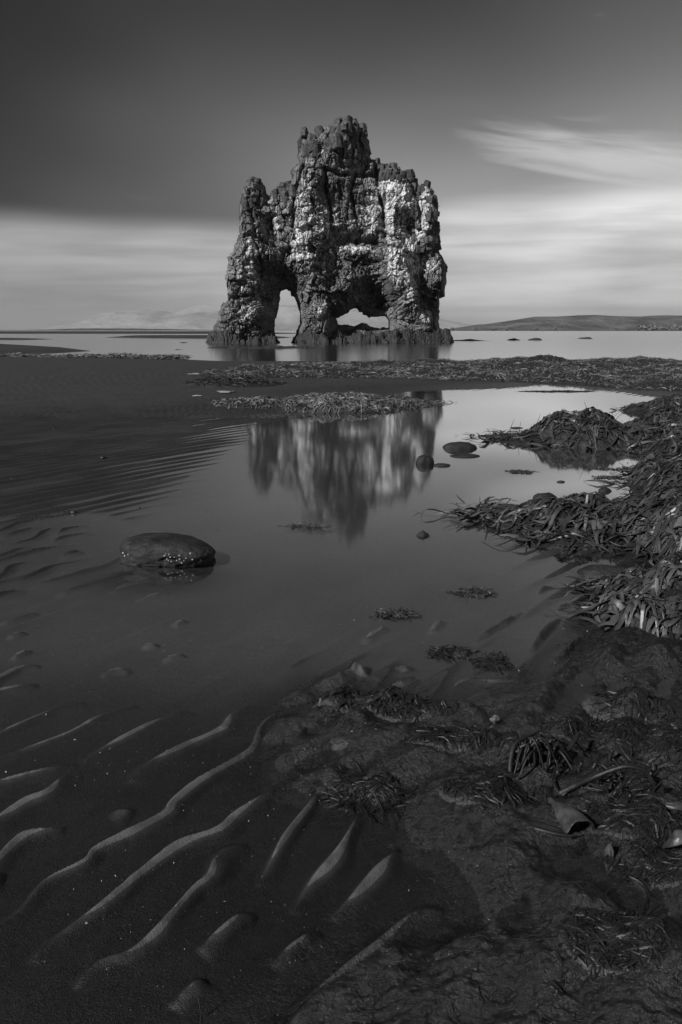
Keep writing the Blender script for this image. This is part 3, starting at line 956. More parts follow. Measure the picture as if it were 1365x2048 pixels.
# ------------------------------------------------------------------ low reefs and sandbars in the sea
def low_reef(u0, u1, v, hpx, label, seed, dep=None, matl=None, name='low_reef', cat='reef', group='low weedy reefs in the sea'):
    _, Yc = P(682, v)
    xa, _ = px_at(u0, v, Yc); xb, _ = px_at(u1, v, Yc)
    W = float(xb - xa); cx = float(xa + xb) / 2
    h = hpx * Yc / F_PX
    dep = dep or max(W * .25, .8)
    nx_, ny_ = max(24, min(150, int(W / .08))), 26
    A, B = np.meshgrid(np.linspace(-.56, .56, nx_), np.linspace(-.6, .6, ny_))
    a = A.ravel() * W; c = B.ravel() * dep
    r = np.clip(1 - (2 * A.ravel()) ** 2 - (2 * B.ravel()) ** 2, -.5, 1)
    nn = fbm(a / h * .18, c / h * .18, seed, 4)
    z = h * np.where(r > 0, np.sqrt(np.maximum(r, 0)), r) * (.75 + .9 * nn) + h * .35 * nn - .03
    me = mesh_np(name, np.stack([a, c, z], 1), grid_faces(*A.shape), smooth=False)
    o = link(name, me, matl or M_LEDGE, label=label, category=cat, group=group)
    o.location = (cx, Yc, 0)
    return o


low_reef(412, 632, 696, 5.5, 'long low weedy reef in the water before the left foot of the stack', 601, 1.6)
low_reef(348, 376, 699.5, 2.2, 'thin reef sliver left of the long low reef', 602)
low_reef(358, 378, 685.5, 2.2, 'tiny dark rock in the sea left of the stack foot', 603)
low_reef(895, 988, 681.5, 5, 'dark reef trailing from the right foot of the stack', 604, 2.0)
low_reef(1010, 1042, 680.5, 3.5, 'small flat reef, nearest to the trailing reef of three right of the stack', 605)
low_reef(1055, 1085, 680.3, 4.5, 'small humped reef, middle of three right of the stack', 606)
low_reef(1155, 1186, 677.5, 4, 'dark flat reef alone in open water under the headland', 607)


def bar(pts, h, seed, mtl=M_BAR, name='sandbar'):
    xs = [q[0] for q in pts]; yq = [q[1] for q in pts]
    A, B = np.meshgrid(np.linspace(min(xs), max(xs), 160), np.linspace(min(yq), max(yq), 60))
    a, c = A.ravel(), B.ravel()
    d = -sdf(a, c, pts)
    w = (max(yq) - min(yq)) * .15
    z = h * (sstep(d, -w * .2, w) * 1.25 - .25) + .1 * h * fbm(a / w * .5, c / w * .5, seed, 3) * sstep(d, 0, w)
    me = mesh_np(name, np.stack([a, c, z], 1), grid_faces(*A.shape))
    return link(name, me, mtl, kind='structure')


bar([P(-500, 689), P(-100, 688.5), P(60, 689.5), P(140, 694), P(210, 702), P(150, 706), P(60, 710), P(-60, 714), P(-500, 714)], .16, 701)
bar([P(-600, 676), P(-600, 680), P(60, 680), P(118, 678.3), P(60, 677)], .10, 702)
bar([P(195, 675), P(300, 676.5), P(420, 677.5), P(560, 677.5), P(600, 675), P(420, 673), P(300, 673.5)], .25, 703)
bar([P(-900, 664.2), P(-900, 667.5), P(100, 667.6), P(560, 668.2), P(660, 667), P(560, 664.6)], .45, 704)

# ------------------------------------------------------------------ far land
def ridge(name, prof, Y, depth, mtl, rough, seed, nx=240, ny=40, label=None, cat=None, kind='structure'):
    """a hill with the given crest line (photograph pixels) seen from the beach, with real depth behind it"""
    cr = [px_at(u, v, Y) for u, v in prof]
    cx = np.array([float(q[0]) for q in cr]); cz = np.array([float(q[1]) for q in cr])
    ax = np.linspace(cx.min(), cx.max(), nx)
    H = np.interp(ax, cx, cz)
    t = np.linspace(-1, 1, ny)
    A, B = np.meshgrid(ax, t)
    Hh = np.repeat(H[None, :], ny, 0)
    sh_ = np.where(B < 0, sstep(B, -1, 0.0), 1 - .75 * sstep(B, 0.0, 1))
    y = Y + B * depth
    nz = fbm(A / depth * 2.2, y / depth * 2.2, seed, 5)
    z = Hh * sh_ * (1 + rough * nz * (1 - np.exp(-(B / .35) ** 2))) + Hh * .05 * fbm(A / depth * 9, y / depth * 9, seed + 4, 3) - 1.0
    me = mesh_np(name, np.stack([A.ravel(), y.ravel(), z.ravel()], 1), grid_faces(ny, nx), smooth=True)
    return link(name, me, mtl, kind=kind)


ridge('headland', [(860, 662), (890, 659), (915, 655), (960, 648), (975, 647), (1000, 643.5), (1040, 637.5), (1055, 634.5), (1068, 632.5), (1090, 632.8), (1120, 632), (1160, 629.5),
                   (1195, 629.5), (1240, 631.5), (1290, 631.5), (1325, 629), (1365, 630.5), (1450, 628), (1600, 630), (1800, 640), (2200, 655)], 1700, 280, M_HILL, .7, 801)
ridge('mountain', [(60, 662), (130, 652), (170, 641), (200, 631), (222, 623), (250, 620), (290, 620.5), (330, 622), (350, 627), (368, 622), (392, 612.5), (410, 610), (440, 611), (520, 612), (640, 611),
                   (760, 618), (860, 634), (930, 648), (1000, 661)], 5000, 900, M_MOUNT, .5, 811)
ridge('far_shore', [(-400, 659.5), (40, 658.8), (100, 657.8), (140, 656.2), (190, 655.6), (260, 656), (330, 657), (420, 658.6), (520, 659.5)], 1500, 45, M_SHORE, .9, 821, 300, 24)
ridge('far_shore', [(860, 659.6), (900, 658.4), (1000, 658.0), (1200, 657.8), (1365, 657.6), (1700, 657.6), (1900, 659)], 900, 28, M_SHORE, .9, 831, 300, 24)


def shrub_meshes(seed):
    r = np.random.default_rng(seed)
    V, Fc = [], []
    n = 170
    for k in range(n):
        a = r.uniform(0, 6.28); e_ = math.asin(r.uniform(0, 1)); rr = r.uniform(.62, 1.0) * (1 + .18 * math.sin(3 * a + seed))
        c = np.array([rr * math.cos(a) * math.cos(e_), rr * math.sin(a) * math.cos(e_), .15 + .85 * rr * math.sin(e_)])
        t = r.normal(size=3); t /= np.linalg.norm(t); w = np.cross(t, r.normal(size=3)); w /= np.linalg.norm(w)
        s = r.uniform(.16, .30)
        i = len(V)
        V += [c - t * s, c + w * s * .7, c + t * s, c - w * s * .7]
        Fc.append((i, i + 1, i + 2, i + 3))
    me = mesh_np('crown', V, Fc); me.materials.append(M_SHRUB)
    bm = bmesh.new()
    for k in range(5):
        a = 6.28 * k / 5 + .4
        mm = Matrix.Translation((.22 * math.cos(a), .22 * math.sin(a), .25)) @ Matrix.Rotation(.5, 4, Vector((-math.sin(a), math.cos(a), 0)))
        bmesh.ops.create_cone(bm, segments=5, radius1=.06, radius2=.03, depth=.7, matrix=mm)
    st = bpy.data.meshes.new('trunk'); bm.to_mesh(st); bm.free(); st.materials.append(M_TWIG)
    return me, st


SHM = [shrub_meshes(k) for k in range(4)]
shr = [(1280, 654.5, 9, 5.0, 'pale round shrub at the left end of the far right shrub row'), (1295, 655, 13, 6.0, 'widest pale round shrub left of centre in the far right shrub row'),
       (1307, 655, 10, 5.0, 'pale shrub just right of the widest one on the far shore'), (1321, 656, 8, 3.5, 'low small shrub beside a gap in the far right shrub row'),
       (1334, 655.5, 9, 4.5, 'mid-sized shrub after the gap in the far right shrub row'), (1349, 655, 12, 6.0, 'tall pale shrub near the right picture edge on the far shore'),
       (1361, 655.5, 9, 4.5, 'shrub cut by the right picture edge on the far shore')]
shr += [(u, 657, 6.5, 3.2, lab) for u, lab in ((1072, 'darker shrub on the shore below the first step of the headland'), (1110, 'low shrub on the far shore below the headland middle'),
                                            (1234, 'lone small shrub on the shore left of the pale shrub row'))]
shr += [(905, 657, 5, 3, 'small shrub on the far shore nearest to the stack'), (952, 657, 7, 3.2, 'second shrub along the shore right of the stack'),
        (990, 657, 8, 3.2, 'third shrub along the shore right of the stack'), (1012, 657, 6, 3, 'fourth shrub along the shore right of the stack')]
for i, (u, v, w, h, lab) in enumerate(shr):
    Yc = 850.0
    x, _ = px_at(u, 657, Yc)
    o = empty('shrub', (float(x), Yc, 0.3), lab, 'shrub', 'shrubs along the far shore')
    cr_, st_ = SHM[i % 4]
    w_m, h_m = w * Yc / F_PX * .75, h * Yc / F_PX * 1.9
    for nm, me in (('crown', cr_), ('trunk', st_)):
        c = bpy.data.objects.new(nm, me); COL.objects.link(c)
        c.parent = o
        c.scale = (w_m, w_m, h_m); c.rotation_euler = (0, 0, i * 1.3)


# ------------------------------------------------------------------ stones
def stone_mesh(name, sx_, sy_, sz_, seed, rough=.10, sub=4, power=2.0, shape=None, sink=.35):
    bm = bmesh.new()
    bmesh.ops.create_icosphere(bm, subdivisions=sub, radius=1)
    off = Vector((seed * 3.7, seed * 1.3, seed * 7.1))
    for v in bm.verts:
        d = v.co.normalized()
        k = (abs(d.x) ** power + abs(d.y) ** power + abs(d.z) ** power) ** (-1 / power)
        p = d * k
        n = mnoise.fractal(p * 1.1 + off, .8, 2.1, 4) * rough + mnoise.fractal(p * 4 + off, .7, 2.1, 3) * rough * .25
        p = p * (1 + n)
        if shape:
            p = shape(p)
        v.co = (p.x * sx_, p.y * sy_, p.z * sz_)
    for f in bm.faces:
        f.smooth = True
    me = bpy.data.meshes.new(name)
    bm.to_mesh(me); bm.free()
    return me


# the big boulder
bx_, by_ = P(325, 1133)


def bshape(p):
    z = p.z
    # blunt high left end, long back falling to the right
    z *= 1.0 - .16 * p.x + .10 * math.sin(p.x * 2.6 + 1.0)
    if p.y < 0 and p.z < .25:                      # undercut, pitted front
        pit = mnoise.noise(Vector((p.x * 5.2, p.z * 4.5, 3.3))) * 1.6 + mnoise.noise(Vector((p.x * 11, p.z * 9, 1.3))) * .5
        p.y *= 1 - .10 * max(0, .25 - p.z) - max(0, pit) * .16
    return Vector((p.x, p.y, z))


boulder = empty('boulder', (bx_, by_ + .10, 0), 'large smooth dark boulder with white barnacles lying in the still pool', 'boulder')
bme = stone_mesh('stone', .188, .106, .072, 4, .075, 6, 2.9, bshape)
bo = link('stone', bme, M_STONE, boulder)
bo.parent = boulder
bo.location = (0, 0, .018); bo.rotation_euler = (0, math.radians(1.5), math.radians(-4))
bpy.context.view_layer.update()
cands = [v.co.copy() for v in bme.vertices if v.co.y < -.045 and -.02 < v.co.z < .045]
cn = {}
rb2 = random.Random(3)
bmb = bmesh.new()
bmesh.ops.create_cone(bmb, cap_ends=True, segments=8, radius1=1, radius2=.45, depth=1.0)
barn = bpy.data.meshes.new('barnacle'); bmb.to_mesh(barn); bmb.free(); barn.materials.append(M_BARN)
targets = [(.035, .034), (.062, .008), (.058, .022), (.075, .016), (.092, .012), (.085, .000), (.078, .030), (.100, .022), (.118, .038), (.028, .012), (.033, .008), (.045, .005),
           (.024, .036), (.040, .022), (-.155, .018), (-.135, .014), (-.15, .008), (.125, .016), (.15, .010), (.018, .028)]
for tx, tz in targets:
    c = min(cands, key=lambda w: (w.x - tx) ** 2 + (w.z - tz) ** 2)
    o = bpy.data.objects.new('barnacle', barn); COL.objects.link(o)
    o.parent = bo
    o.location = c
    o.rotation_euler = (math.pi / 2, 0, rb2.uniform(-.5, .5))
    s_ = rb2.uniform(.0028, .0046)
    o.scale = (s_, s_, s_ * 1.2)


def stone(u0, u1, vb, hpx, label, seed, power=2.2, rough=.12, flat=.6, name='stone', group='small stones in the pool', shape=None, mtl=None):
    cx, cyy = P((u0 + u1) / 2, vb)
    dep = math.hypot(cyy, CAM_H)
    sx_ = (u1 - u0) / F_PX * dep / 2
    h = hpx / F_PX * dep
    me = stone_mesh(name, sx_, sx_ * flat, h, seed, rough, 4, power, shape)
    o = link(name, me, mtl or M_STONE, label=label, category='stone', group=group)
    o.location = (cx, cyy + sx_ * flat, -h * .12)
    return o


stone(888, 956, 899, 15, 'broad flat-topped dark stone in the bright part of the pool', 11)
stone(902, 964, 915, 5, 'thin flat stone just breaking the surface below the broad flat-topped one', 12, rough=.05)
stone(834, 869, 929, 20, 'rounded upright stone at the edge of the stack reflection', 13, 2.6)
stone(868, 903, 933, 5, 'small low stone beside the rounded upright one', 14)
stone(833, 861, 1073, 12, 'small pointed dark stone alone in mid pool', 15, 1.3)
stone(1199, 1226, 984, 9, 'small dark stone behind the long kelp heap', 16, 1.7)
stone(1115, 1132, 965, 3.5, 'tiny flat stone alone in the water before the far kelp heap', 17)
stone(1162, 1180, 1183, 5, 'tiny wet stone between the near kelp heap and the sand crests', 18)
stone(1070, 1122, 1004, 17, 'weedy round rock at the back of the long kelp heap', 19, 2.0, .2)
stone(1022, 1048, 857, 2.2, 'thin sliver of stone left of the far kelp heap', 20)
stone(1280, 1400, 1318, 16, 'smooth wet stone at the right edge under the near kelp heap', 21, 2.2, .06, .5)
stone(655, 768, 1505, 20, 'smooth half buried stone under dark weed in the foreground', 22, 2.2, .10, .55, mtl=M_HEAP)
stone(1168, 1290, 1164, 22, 'flat algae-covered rock between the long and the near kelp heaps', 23, 2.4, .16, .6, mtl=M_HEAP)


# ------------------------------------------------------------------ seaweed
def ribbon(hf, x, y, ang, L, w, rnd, nseg=7, lift=.006, wave=.010, curl=.5, fold=.25):
    """one strap of weed lying over the surface hf; returns verts, faces"""
    V, Fc = [], []
    ds = L / nseg
    k0 = rnd.uniform(-curl, curl); ph = rnd.uniform(0, 6.28); tw = rnd.uniform(-1.4, 1.4)
    pts = []
    for i in range(nseg + 1):
        pts.append((x, y))
        ang += k0 * ds * 8 + rnd.uniform(-.18, .18) * curl * 1.5
        x += ds * math.cos(ang); y += ds * math.sin(ang)
    xs = np.array([q[0] for q in pts]); yq = np.array([q[1] for q in pts])
    zs = hf(xs, yq)
    for i in range(nseg + 1):
        t = i / nseg
        wz = w * .5 * min(1.0, .45 + 2.2 * t) * min(1.0, .22 + (1 - t) * 4.5) * (1 + .25 * math.sin(9 * t + ph))
        j, k = min(i + 1, nseg), max(i - 1, 0)
        tx, ty = xs[j] - xs[k], yq[j] - yq[k]
        ll = math.hypot(tx, ty) + 1e-9
        nx_, ny_ = -ty / ll, tx / ll
        roll = tw * math.sin(4.0 * t + ph)
        zc = max(zs[i], -.004) + lift * (1 - .5 * t) + wave * math.sin(ph + 7.5 * t)
        cr, sr = math.cos(roll), math.sin(roll)
        V.append((xs[i] - nx_ * wz * cr, yq[i] - ny_ * wz * cr, zc - wz * sr))
        V.append((xs[i], yq[i], zc + wz * fold))
        V.append((xs[i] + nx_ * wz * cr, yq[i] + ny_ * wz * cr, zc + wz * sr))
    for i in range(nseg):
        a = 3 * i
        Fc += [(a, a + 1, a + 4, a + 3), (a + 1, a + 2, a + 5, a + 4)]
    return V, Fc


def strand_mesh(name, items, mtl, tones=None):
    V, Fc, T_ = [], [], []
    for k, (v, f) in enumerate(items):
        o = len(V)
        V += v
        Fc += [tuple(i + o for i in q) for q in f]
        T_ += [random.random()] * len(v)
    me = mesh_np(name, V, Fc)
    attr(me, 'tone', T_)
    me.materials.append(mtl)
    return me


def heap(name, label, category, bumps, n_one, n_mass, L, w, seed, group, mtl=None, flow=None, density_pow=1.0, res=.016, base_lump=.03, lift=.010, wave=.012, curl=.6, nseg=7, standup=0):
    """a heap of weed: core mound, single fronds as parts and the mass of the rest"""
    rnd = random.Random(seed)
    mtl = mtl or M_WEED
    G = []
    for (u, v, rx, ry, h) in bumps:
        cx, cyy = P(u, v)
        G.append((cx, cyy, rx, ry, h))
    x0 = min(g[0] - g[2] * 1.6 for g in G); x1 = max(g[0] + g[2] * 1.6 for g in G)
    y0 = min(g[1] - g[3] * 1.6 for g in G); y1 = max(g[1] + g[3] * 1.6 for g in G)

    def mound(x, y):
        m = np.zeros(np.shape(x))
        for cx, cyy, rx, ry, h in G:
            r2 = ((x - cx) / rx) ** 2 + ((y - cyy) / ry) ** 2
            m = np.maximum(m, h * np.clip(1 - r2 / 1.7, 0, 1) ** .8)
        return m

    nxg = int(min(220, (x1 - x0) / res)) + 2; nyg = int(min(200, (y1 - y0) / res)) + 2
    axg, ayg = np.linspace(x0, x1, nxg), np.linspace(y0, y1, nyg)
    A, B = np.meshgrid(axg, ayg)
    gz_ = ground(A.ravel(), B.ravel())[0].reshape(A.shape)
    mm = mound(A, B)
    hmax = max(g[4] for g in G)
    zz = np.where(mm > 0, np.maximum(gz_, -.02) + mm * (1 + .5 * fbm(A / .16, B / .16, seed, 3)) + base_lump * fbm(A / .07, B / .07, seed + 2, 3) * sstep(mm, 0, hmax * .3), gz_ - .02)
    zz = np.where(mm > 0, zz, -.05)

    def hf(x, y):
        fx = np.clip((x - x0) / (x1 - x0) * (nxg - 1), 0, nxg - 1.001); fy = np.clip((y - y0) / (y1 - y0) * (nyg - 1), 0, nyg - 1.001)
        i, j = fy.astype(int), fx.astype(int)
        a, c = fx - j, fy - i
        return np.maximum((zz[i, j] * (1 - a) + zz[i, j + 1] * a) * (1 - c) + (zz[i + 1, j] * (1 - a) + zz[i + 1, j + 1] * a) * c, 0.0)

    main = max(G, key=lambda g: g[4] * g[2])
    org = Vector((main[0], main[1], 0))
    root = empty(name, org, label, category, group)
    core = mesh_np('core', np.stack([A.ravel() - org.x, B.ravel() - org.y, zz.ravel()], 1), grid_faces(*A.shape))
    core.materials.append(M_HEAP)
    link('core', core, None, root)
    wts = np.maximum(mm.ravel(), 0) ** density_pow * (mm.ravel() > 0.0)
    wts = np.where(mm.ravel() > 0, np.maximum(wts, .12 * wts.max()), 0)
    wts /= wts.sum()
    rg = np.random.default_rng(seed)
    picks = rg.choice(len(wts), n_one + n_mass, p=wts)
    gy_, gx_ = np.gradient(mm, ayg, axg)
    out_ = []
    for q_ in picks:
        i, j = divmod(int(q_), nxg)
        x = A[i, j] + rnd.uniform(-.02, .02); y = B[i, j] + rnd.uniform(-.02, .02)
        gxx, gyy = -gx_[i, j], -gy_[i, j]
        down = math.atan2(gyy, gxx)
        if flow is not None:
            fl = flow + .5 * math.sin(3 * x + seed) + rnd.uniform(-.5, .5)
            k = min(1.0, math.hypot(gxx, gyy) * 1.6)
            ang = math.atan2(math.sin(down) * k + math.sin(fl) * (1.15 - k), math.cos(down) * k + math.cos(fl) * (1.15 - k))
        else:
            ang = down
        ang += rnd.gauss(0, .8)
        LL = L * rnd.uniform(.55, 1.35); ww = w * rnd.choice((.35, .5, .75, 1.0, 1.15, 1.35))
        V, Fc = ribbon(hf, x - math.cos(ang) * LL * .35, y - math.sin(ang) * LL * .35, ang, LL, ww, rnd, nseg, lift * rnd.uniform(.3, 1.8), wave, curl)
        V = [(a - org.x, c - org.y, d) for a, c, d in V]
        out_.append((V, Fc))
    # small upright sprigs on the skyline
    for _ in range(standup):
        q_ = int(rg.choice(len(wts), p=wts)); i, j = divmod(q_, nxg)
        x, y = A[i, j] - org.x, B[i, j] - org.y; z = max(zz[i, j], 0)
        a = rnd.uniform(0, 6.28); hgt = L * rnd.uniform(.12, .32); ln = rnd.uniform(.2, .9)
        V = []
        for s_ in range(4):
            t = s_ / 3
            cxx, cyy_ = x + math.cos(a) * hgt * ln * t * t, y + math.sin(a) * hgt * ln * t * t
            ww = w * .35 * (1.2 - t * .7)
            V += [(cxx - ww * .5, cyy_, z - .005 + hgt * t), (cxx, cyy_ + ww * .2, z - .005 + hgt * t), (cxx + ww * .5, cyy_, z - .005 + hgt * t)]
        Fc = []
        for s_ in range(3):
            o_ = 3 * s_
            Fc += [(o_, o_ + 1, o_ + 4, o_ + 3), (o_ + 1, o_ + 2, o_ + 5, o_ + 4)]
        out_.append((V, Fc))
    tail = out_[n_one:]
    for V, Fc in out_[:n_one]:
        me = bpy.data.meshes.new('frond')
        me.from_pydata(V, [], Fc)
        me.polygons.foreach_set('use_smooth', [True] * len(Fc))
        link('frond', me, mtl, root)
    if tail:
        link('frond_mass', strand_mesh('frond_mass', tail, mtl), None, root, kind='stuff')
    return root


GK = 'kelp heaps on the right shore'
heap('kelp_heap', 'far tall mound of kelp straps in the pool with its own reflection below', 'kelp heap',
     [(1165, 880, .36, .40, .24), (1250, 884, .36, .30, .13), (1335, 876, .32, .40, .20), (1080, 882, .30, .22, .08), (1010, 872, .28, .10, .035), (1420, 890, .6, .5, .22)],
     220, 1300, .40, .015, 31, GK, flow=math.radians(-20), standup=50, curl=.9, nseg=9, wave=.018)
heap('kelp_heap', 'small kelp mound at the right edge across the bright water', 'kelp heap', [(1375, 823, .55, .45, .16), (1330, 824, .3, .2, .06)], 60, 320, .36, .015, 32, GK, standup=16)
heap('kelp_heap', 'dark steep kelp bank at the right edge between the far and the long heap', 'kelp heap',
     [(1350, 960, .16, .34, .15), (1410, 980, .28, .5, .20), (1305, 945, .07, .12, .07), (1350, 915, .15, .22, .14)], 120, 700, .32, .014, 33, GK, flow=math.radians(200), standup=30, curl=.9, wave=.018)
heap('kelp_heap', 'long heap of kelp straps with a thin tail pointing left into the pool', 'kelp heap',
     [(1110, 1050, .24, .15, .075), (1190, 1055, .26, .22, .10), (1270, 1062, .20, .22, .11), (1335, 1075, .18, .26, .15), (1400, 1085, .25, .30, .18), (1030, 1040, .18, .075, .038), (960, 1030, .14, .04, .016),
      (995, 1016, .07, .04, .04), (1170, 1090, .22, .06, .03)],
     280, 1700, .27, .0125, 34, GK, flow=math.radians(215), standup=24, lift=.016, curl=1.0, nseg=9, wave=.016)
heap('kelp_heap', 'near heap of broad kelp straps at the right edge above the smooth stone', 'kelp heap',
     [(1315, 1225, .13, .17, .08), (1375, 1228, .16, .22, .11), (1260, 1190, .09, .09, .045), (1250, 1240, .07, .08, .04), (1220, 1215, .04, .03, .016), (1310, 1262, .10, .06, .04)],
     270, 1000, .21, .0125, 35, GK, flow=math.radians(190), standup=10, lift=.016, curl=1.0, nseg=9, wave=.016)
GW = 'wrack ridges on the far side of the pool'
heap('wrack_ridge', 'pale wrack ridge at the far pool edge lying before the stack reflection', 'seaweed wrack',
     [(690, 812, .75, .45, .11), (770, 808, .50, .4, .07), (615, 812, .40, .30, .08), (520, 812, .45, .35, .06), (830, 806, .35, .25, .03), (680, 822, .5, .2, .09)],
     60, 3000, .20, .010, 36, GW, M_WEED_DRY, standup=40, res=.03)
heap('wrack_ridge', 'small dark wrack patch on the sand below the left tip of the wrack band', 'seaweed wrack',
     [(465, 775, .6, .6, .08), (520, 773, .35, .4, .04)], 10, 700, .26, .012, 37, GW, standup=10, res=.04)
heap('wrack_ridge', 'humped weed pile standing above the right half of the wrack band', 'seaweed wrack',
     [(1092, 738, .55, .7, .20), (1050, 740, .5, .6, .09), (1130, 742, .5, .6, .07)], 10, 700, .26, .013, 38, GW, standup=60, res=.05)
GT = 'small weed tufts in the pool'
for k, (u, v, rx, ry, h, lab) in enumerate([(1040, 944, .075, .05, .022, 'dark weed tuft in open water right of the flat stones'),
                                            (952, 1184, .06, .035, .013, 'flat weed tuft left of the paired sand crests'),
                                            (790, 1227, .05, .02, .010, 'thin weed scrap in the middle of the pool'),
                                            (1215, 955, .07, .03, .012, 'weed scrap between the dark bank and small stone'),
                                            (1220, 938, .13, .03, .010, 'flat weed sheet before the dark steep bank'),
                                            (1110, 783, .5, .12, .03, 'thin weed strip in the bright far corner of the pool'),
                                            (618, 1054, .085, .03, .004, 'floating raft of fine weed under the tip of the stack reflection'),
                                            (740, 1412, .11, .05, .026, 'tangle of dark stringy weed on the foreground sand ridge'),
                                            (820, 1432, .09, .04, .022, 'second dark weed tangle right of the ridge tangle'),
                                            (900, 1305, .050, .030, .014, 'dark weedy lump in the shallow water, left of two'),
                                            (985, 1325, .045, .04, .012, 'dark weedy lump in the shallow water, right of two'),
                                            (1265, 1420, .10, .06, .03, 'dark weed tangle on algae ground right of the root mass'),
                                            (1150, 1120, .05, .03, .012, 'small weed scrap below the long kelp heap')]):
    heap('weed_tuft', lab, 'seaweed', [(u, v, rx, ry, h)], 0, (130, 130, 130, 130, 130, 130, 70, 200, 160, 60, 60, 200, 80)[k], .045, .0045, 50 + k, GT, M_KELP if k > 6 else M_WEED, res=.006, lift=.002, wave=.003, base_lump=.008, standup=3 if k not in (6, 5) else 0, nseg=4)

GM = 'dark weed mats on the foreground algae'
for k, (u, v, rx, ry, h, n_, lab) in enumerate([(905, 1490, .085, .05, .014, 260, 'flat dark weed mat left of the root mass'),
                                                (1180, 1470, .09, .05, .020, 300, 'dark weed mat behind the arched stem'),
                                                (1330, 1500, .10, .07, .026, 320, 'dark weed mat at the right edge behind the arched stem'),
                                                (1265, 1650, .075, .05, .020, 320, 'dark weed mat right of the pale curled leaf'),
                                                (1335, 1735, .06, .05, .018, 260, 'dark weed mat below the folded leaf at the right edge'),
                                                (1225, 1900, .065, .05, .018, 320, 'dark weed mat in the lower right corner beside the torn leaf'),
                                                (735, 1590, .06, .04, .012, 220, 'small weed mat at the head of the steep sand ridges'),
                                                (960, 1600, .07, .05, .013, 240, 'flat weed mat left of the pale curled leaf')]):
    heap('weed_mat', lab, 'seaweed', [(u, v, rx, ry, h * .6)], 0, int(n_ * 1.3), .085, .0024, 80 + k, GM, M_KELP, flow=math.radians(25), res=.006, lift=.0018, wave=.003, base_lump=.008, standup=0, nseg=7, curl=2.0)

# the broad wrack band across the spit: nobody could count it
band = [P(385, 757), P(430, 748), P(520, 741), P(640, 733), P(800, 729), P(1000, 728), P(1200, 727), P(1365, 727), P(1900, 727), P(1900, 800), P(1500, 800), P(1365, 787), P(1270, 780), P(1160, 771), P(1050, 766), P(900, 765), P(720, 762), P(560, 763), P(440, 764)]


def band_h(x, y):
    d = -sdf(x, y, band)
    n = fbm(x * .9, y * .55, 91, 4) + .5 * fbm(x * 3, y * 2, 92, 3)
    g = ground(x, y)[0]
    return np.where(d > -.2, np.maximum(g, -.01) + sstep(d, -.1, .8) * np.clip(.055 + .13 * n, -.02, .3), g - .03), d


bxs = np.linspace(-6, 16, 330); bys = np.linspace(11.5, 21.5, 170)
A, B = np.meshgrid(bxs, bys)
bz, bd = band_h(A.ravel(), B.ravel())
wr = empty('wrack_band', (4.0, 16.0, 0), 'broad pale band of matted seaweed lying across the spit behind the pool', 'seaweed wrack', GW)
cme = mesh_np('core', np.stack([A.ravel() - 4, B.ravel() - 16, np.where(bd > -.15, bz, -.06)], 1), grid_faces(*A.shape))
cme.materials.append(M_HEAP)
link('core', cme, None, wr)
bz2 = bz.reshape(A.shape)


def band_hf(x, y):
    fx = np.clip((x + 6) / 22 * 329, 0, 328.9).astype(int); fy = np.clip((y - 11.5) / 10 * 169, 0, 168.9).astype(int)
    return bz2[fy, fx]


rnd = random.Random(77)
sel = np.where((bd > .0) & (bz > .015))[0]
ww_ = np.exp(fbm(A.ravel()[sel] * 1.1, B.ravel()[sel] * .8, 95, 2) * 2.0); ww_ /= ww_.sum()
items = []
for q_ in np.random.default_rng(5).choice(sel, 22000, p=ww_):
    x, y = A.ravel()[q_] + rnd.uniform(-.04, .04), B.ravel()[q_] + rnd.uniform(-.04, .04)
    V, Fc = ribbon(band_hf, x, y, rnd.uniform(0, 6.28), rnd.uniform(.08, .26), rnd.uniform(.005, .014), rnd, 4, rnd.uniform(.003, .03), .015, 1.0)
    items.append(([(a - 4, c - 16, d) for a, c, d in V], Fc))
link('frond_mass', strand_mesh('frond_mass', items, M_WEED_DRY), None, wr, kind='stuff')

# wrack along the sea edge of the sand, left
items = []
for _ in range(3200):
    t = rnd.random()
    u = -60 + 430 * t
    v = 715.5 + 3.0 * t + rnd.gauss(0, 1.2)
    x, y = P(u, v)
    hh = .03 + .05 * abs(math.sin(u * .021 + 1)) + (.07 if 225 < u < 270 else 0)
    zf = lambda a, c, hh=hh: np.full(np.shape(a), max(gz(float(a[0]), float(c[0])), 0) + rnd.uniform(0, hh)) if False else np.full(np.shape(a), .03 + rnd.uniform(0, hh))
    items.append(ribbon(zf, x, y, rnd.uniform(0, 6.28), rnd.uniform(.15, .35), rnd.uniform(.02, .04), rnd, 3, .01, .02, .8))
link('wrack_line', strand_mesh('wrack_line', items, M_WEED_DRY), None, label='thin dark line of wrack along the left sea edge of the sand', category='seaweed wrack', kind='stuff')

# thread algae combed over the foreground right
rg = np.random.default_rng(8)
Nn = 42000
cxv = rg.uniform(-.25, 1.35, Nn); cyv = rg.uniform(.6, 2.35, Nn)
zv, av, _ = ground(cxv, cyv)
keep = (av > .25) & (zv > -.006) & (rg.random(Nn) < .25 + .6 * sstep(fbm(cxv * 7, cyv * 7, 97, 3), -.1, .3))
cxv, cyv = cxv[keep][:7000], cyv[keep][:7000]
n = len(cxv)
ang = math.radians(15) + 1.5 * fbm(cxv * 2.4, cyv * 2.4, 98, 3) + rg.normal(0, .7, n)
Lv = rg.uniform(.008, .028, n); kv = rg.normal(0, 30, n)
NS = 5
PX_ = np.zeros((n, NS)); PY_ = np.zeros((n, NS))
PX_[:, 0], PY_[:, 0] = cxv, cyv
aa = ang.copy()
for s_ in range(1, NS):
    aa = aa + kv * Lv / NS + rg.normal(0, .25, n)
    PX_[:, s_] = PX_[:, s_ - 1] + np.cos(aa) * Lv / (NS - 1)
    PY_[:, s_] = PY_[:, s_ - 1] + np.sin(aa) * Lv / (NS - 1)
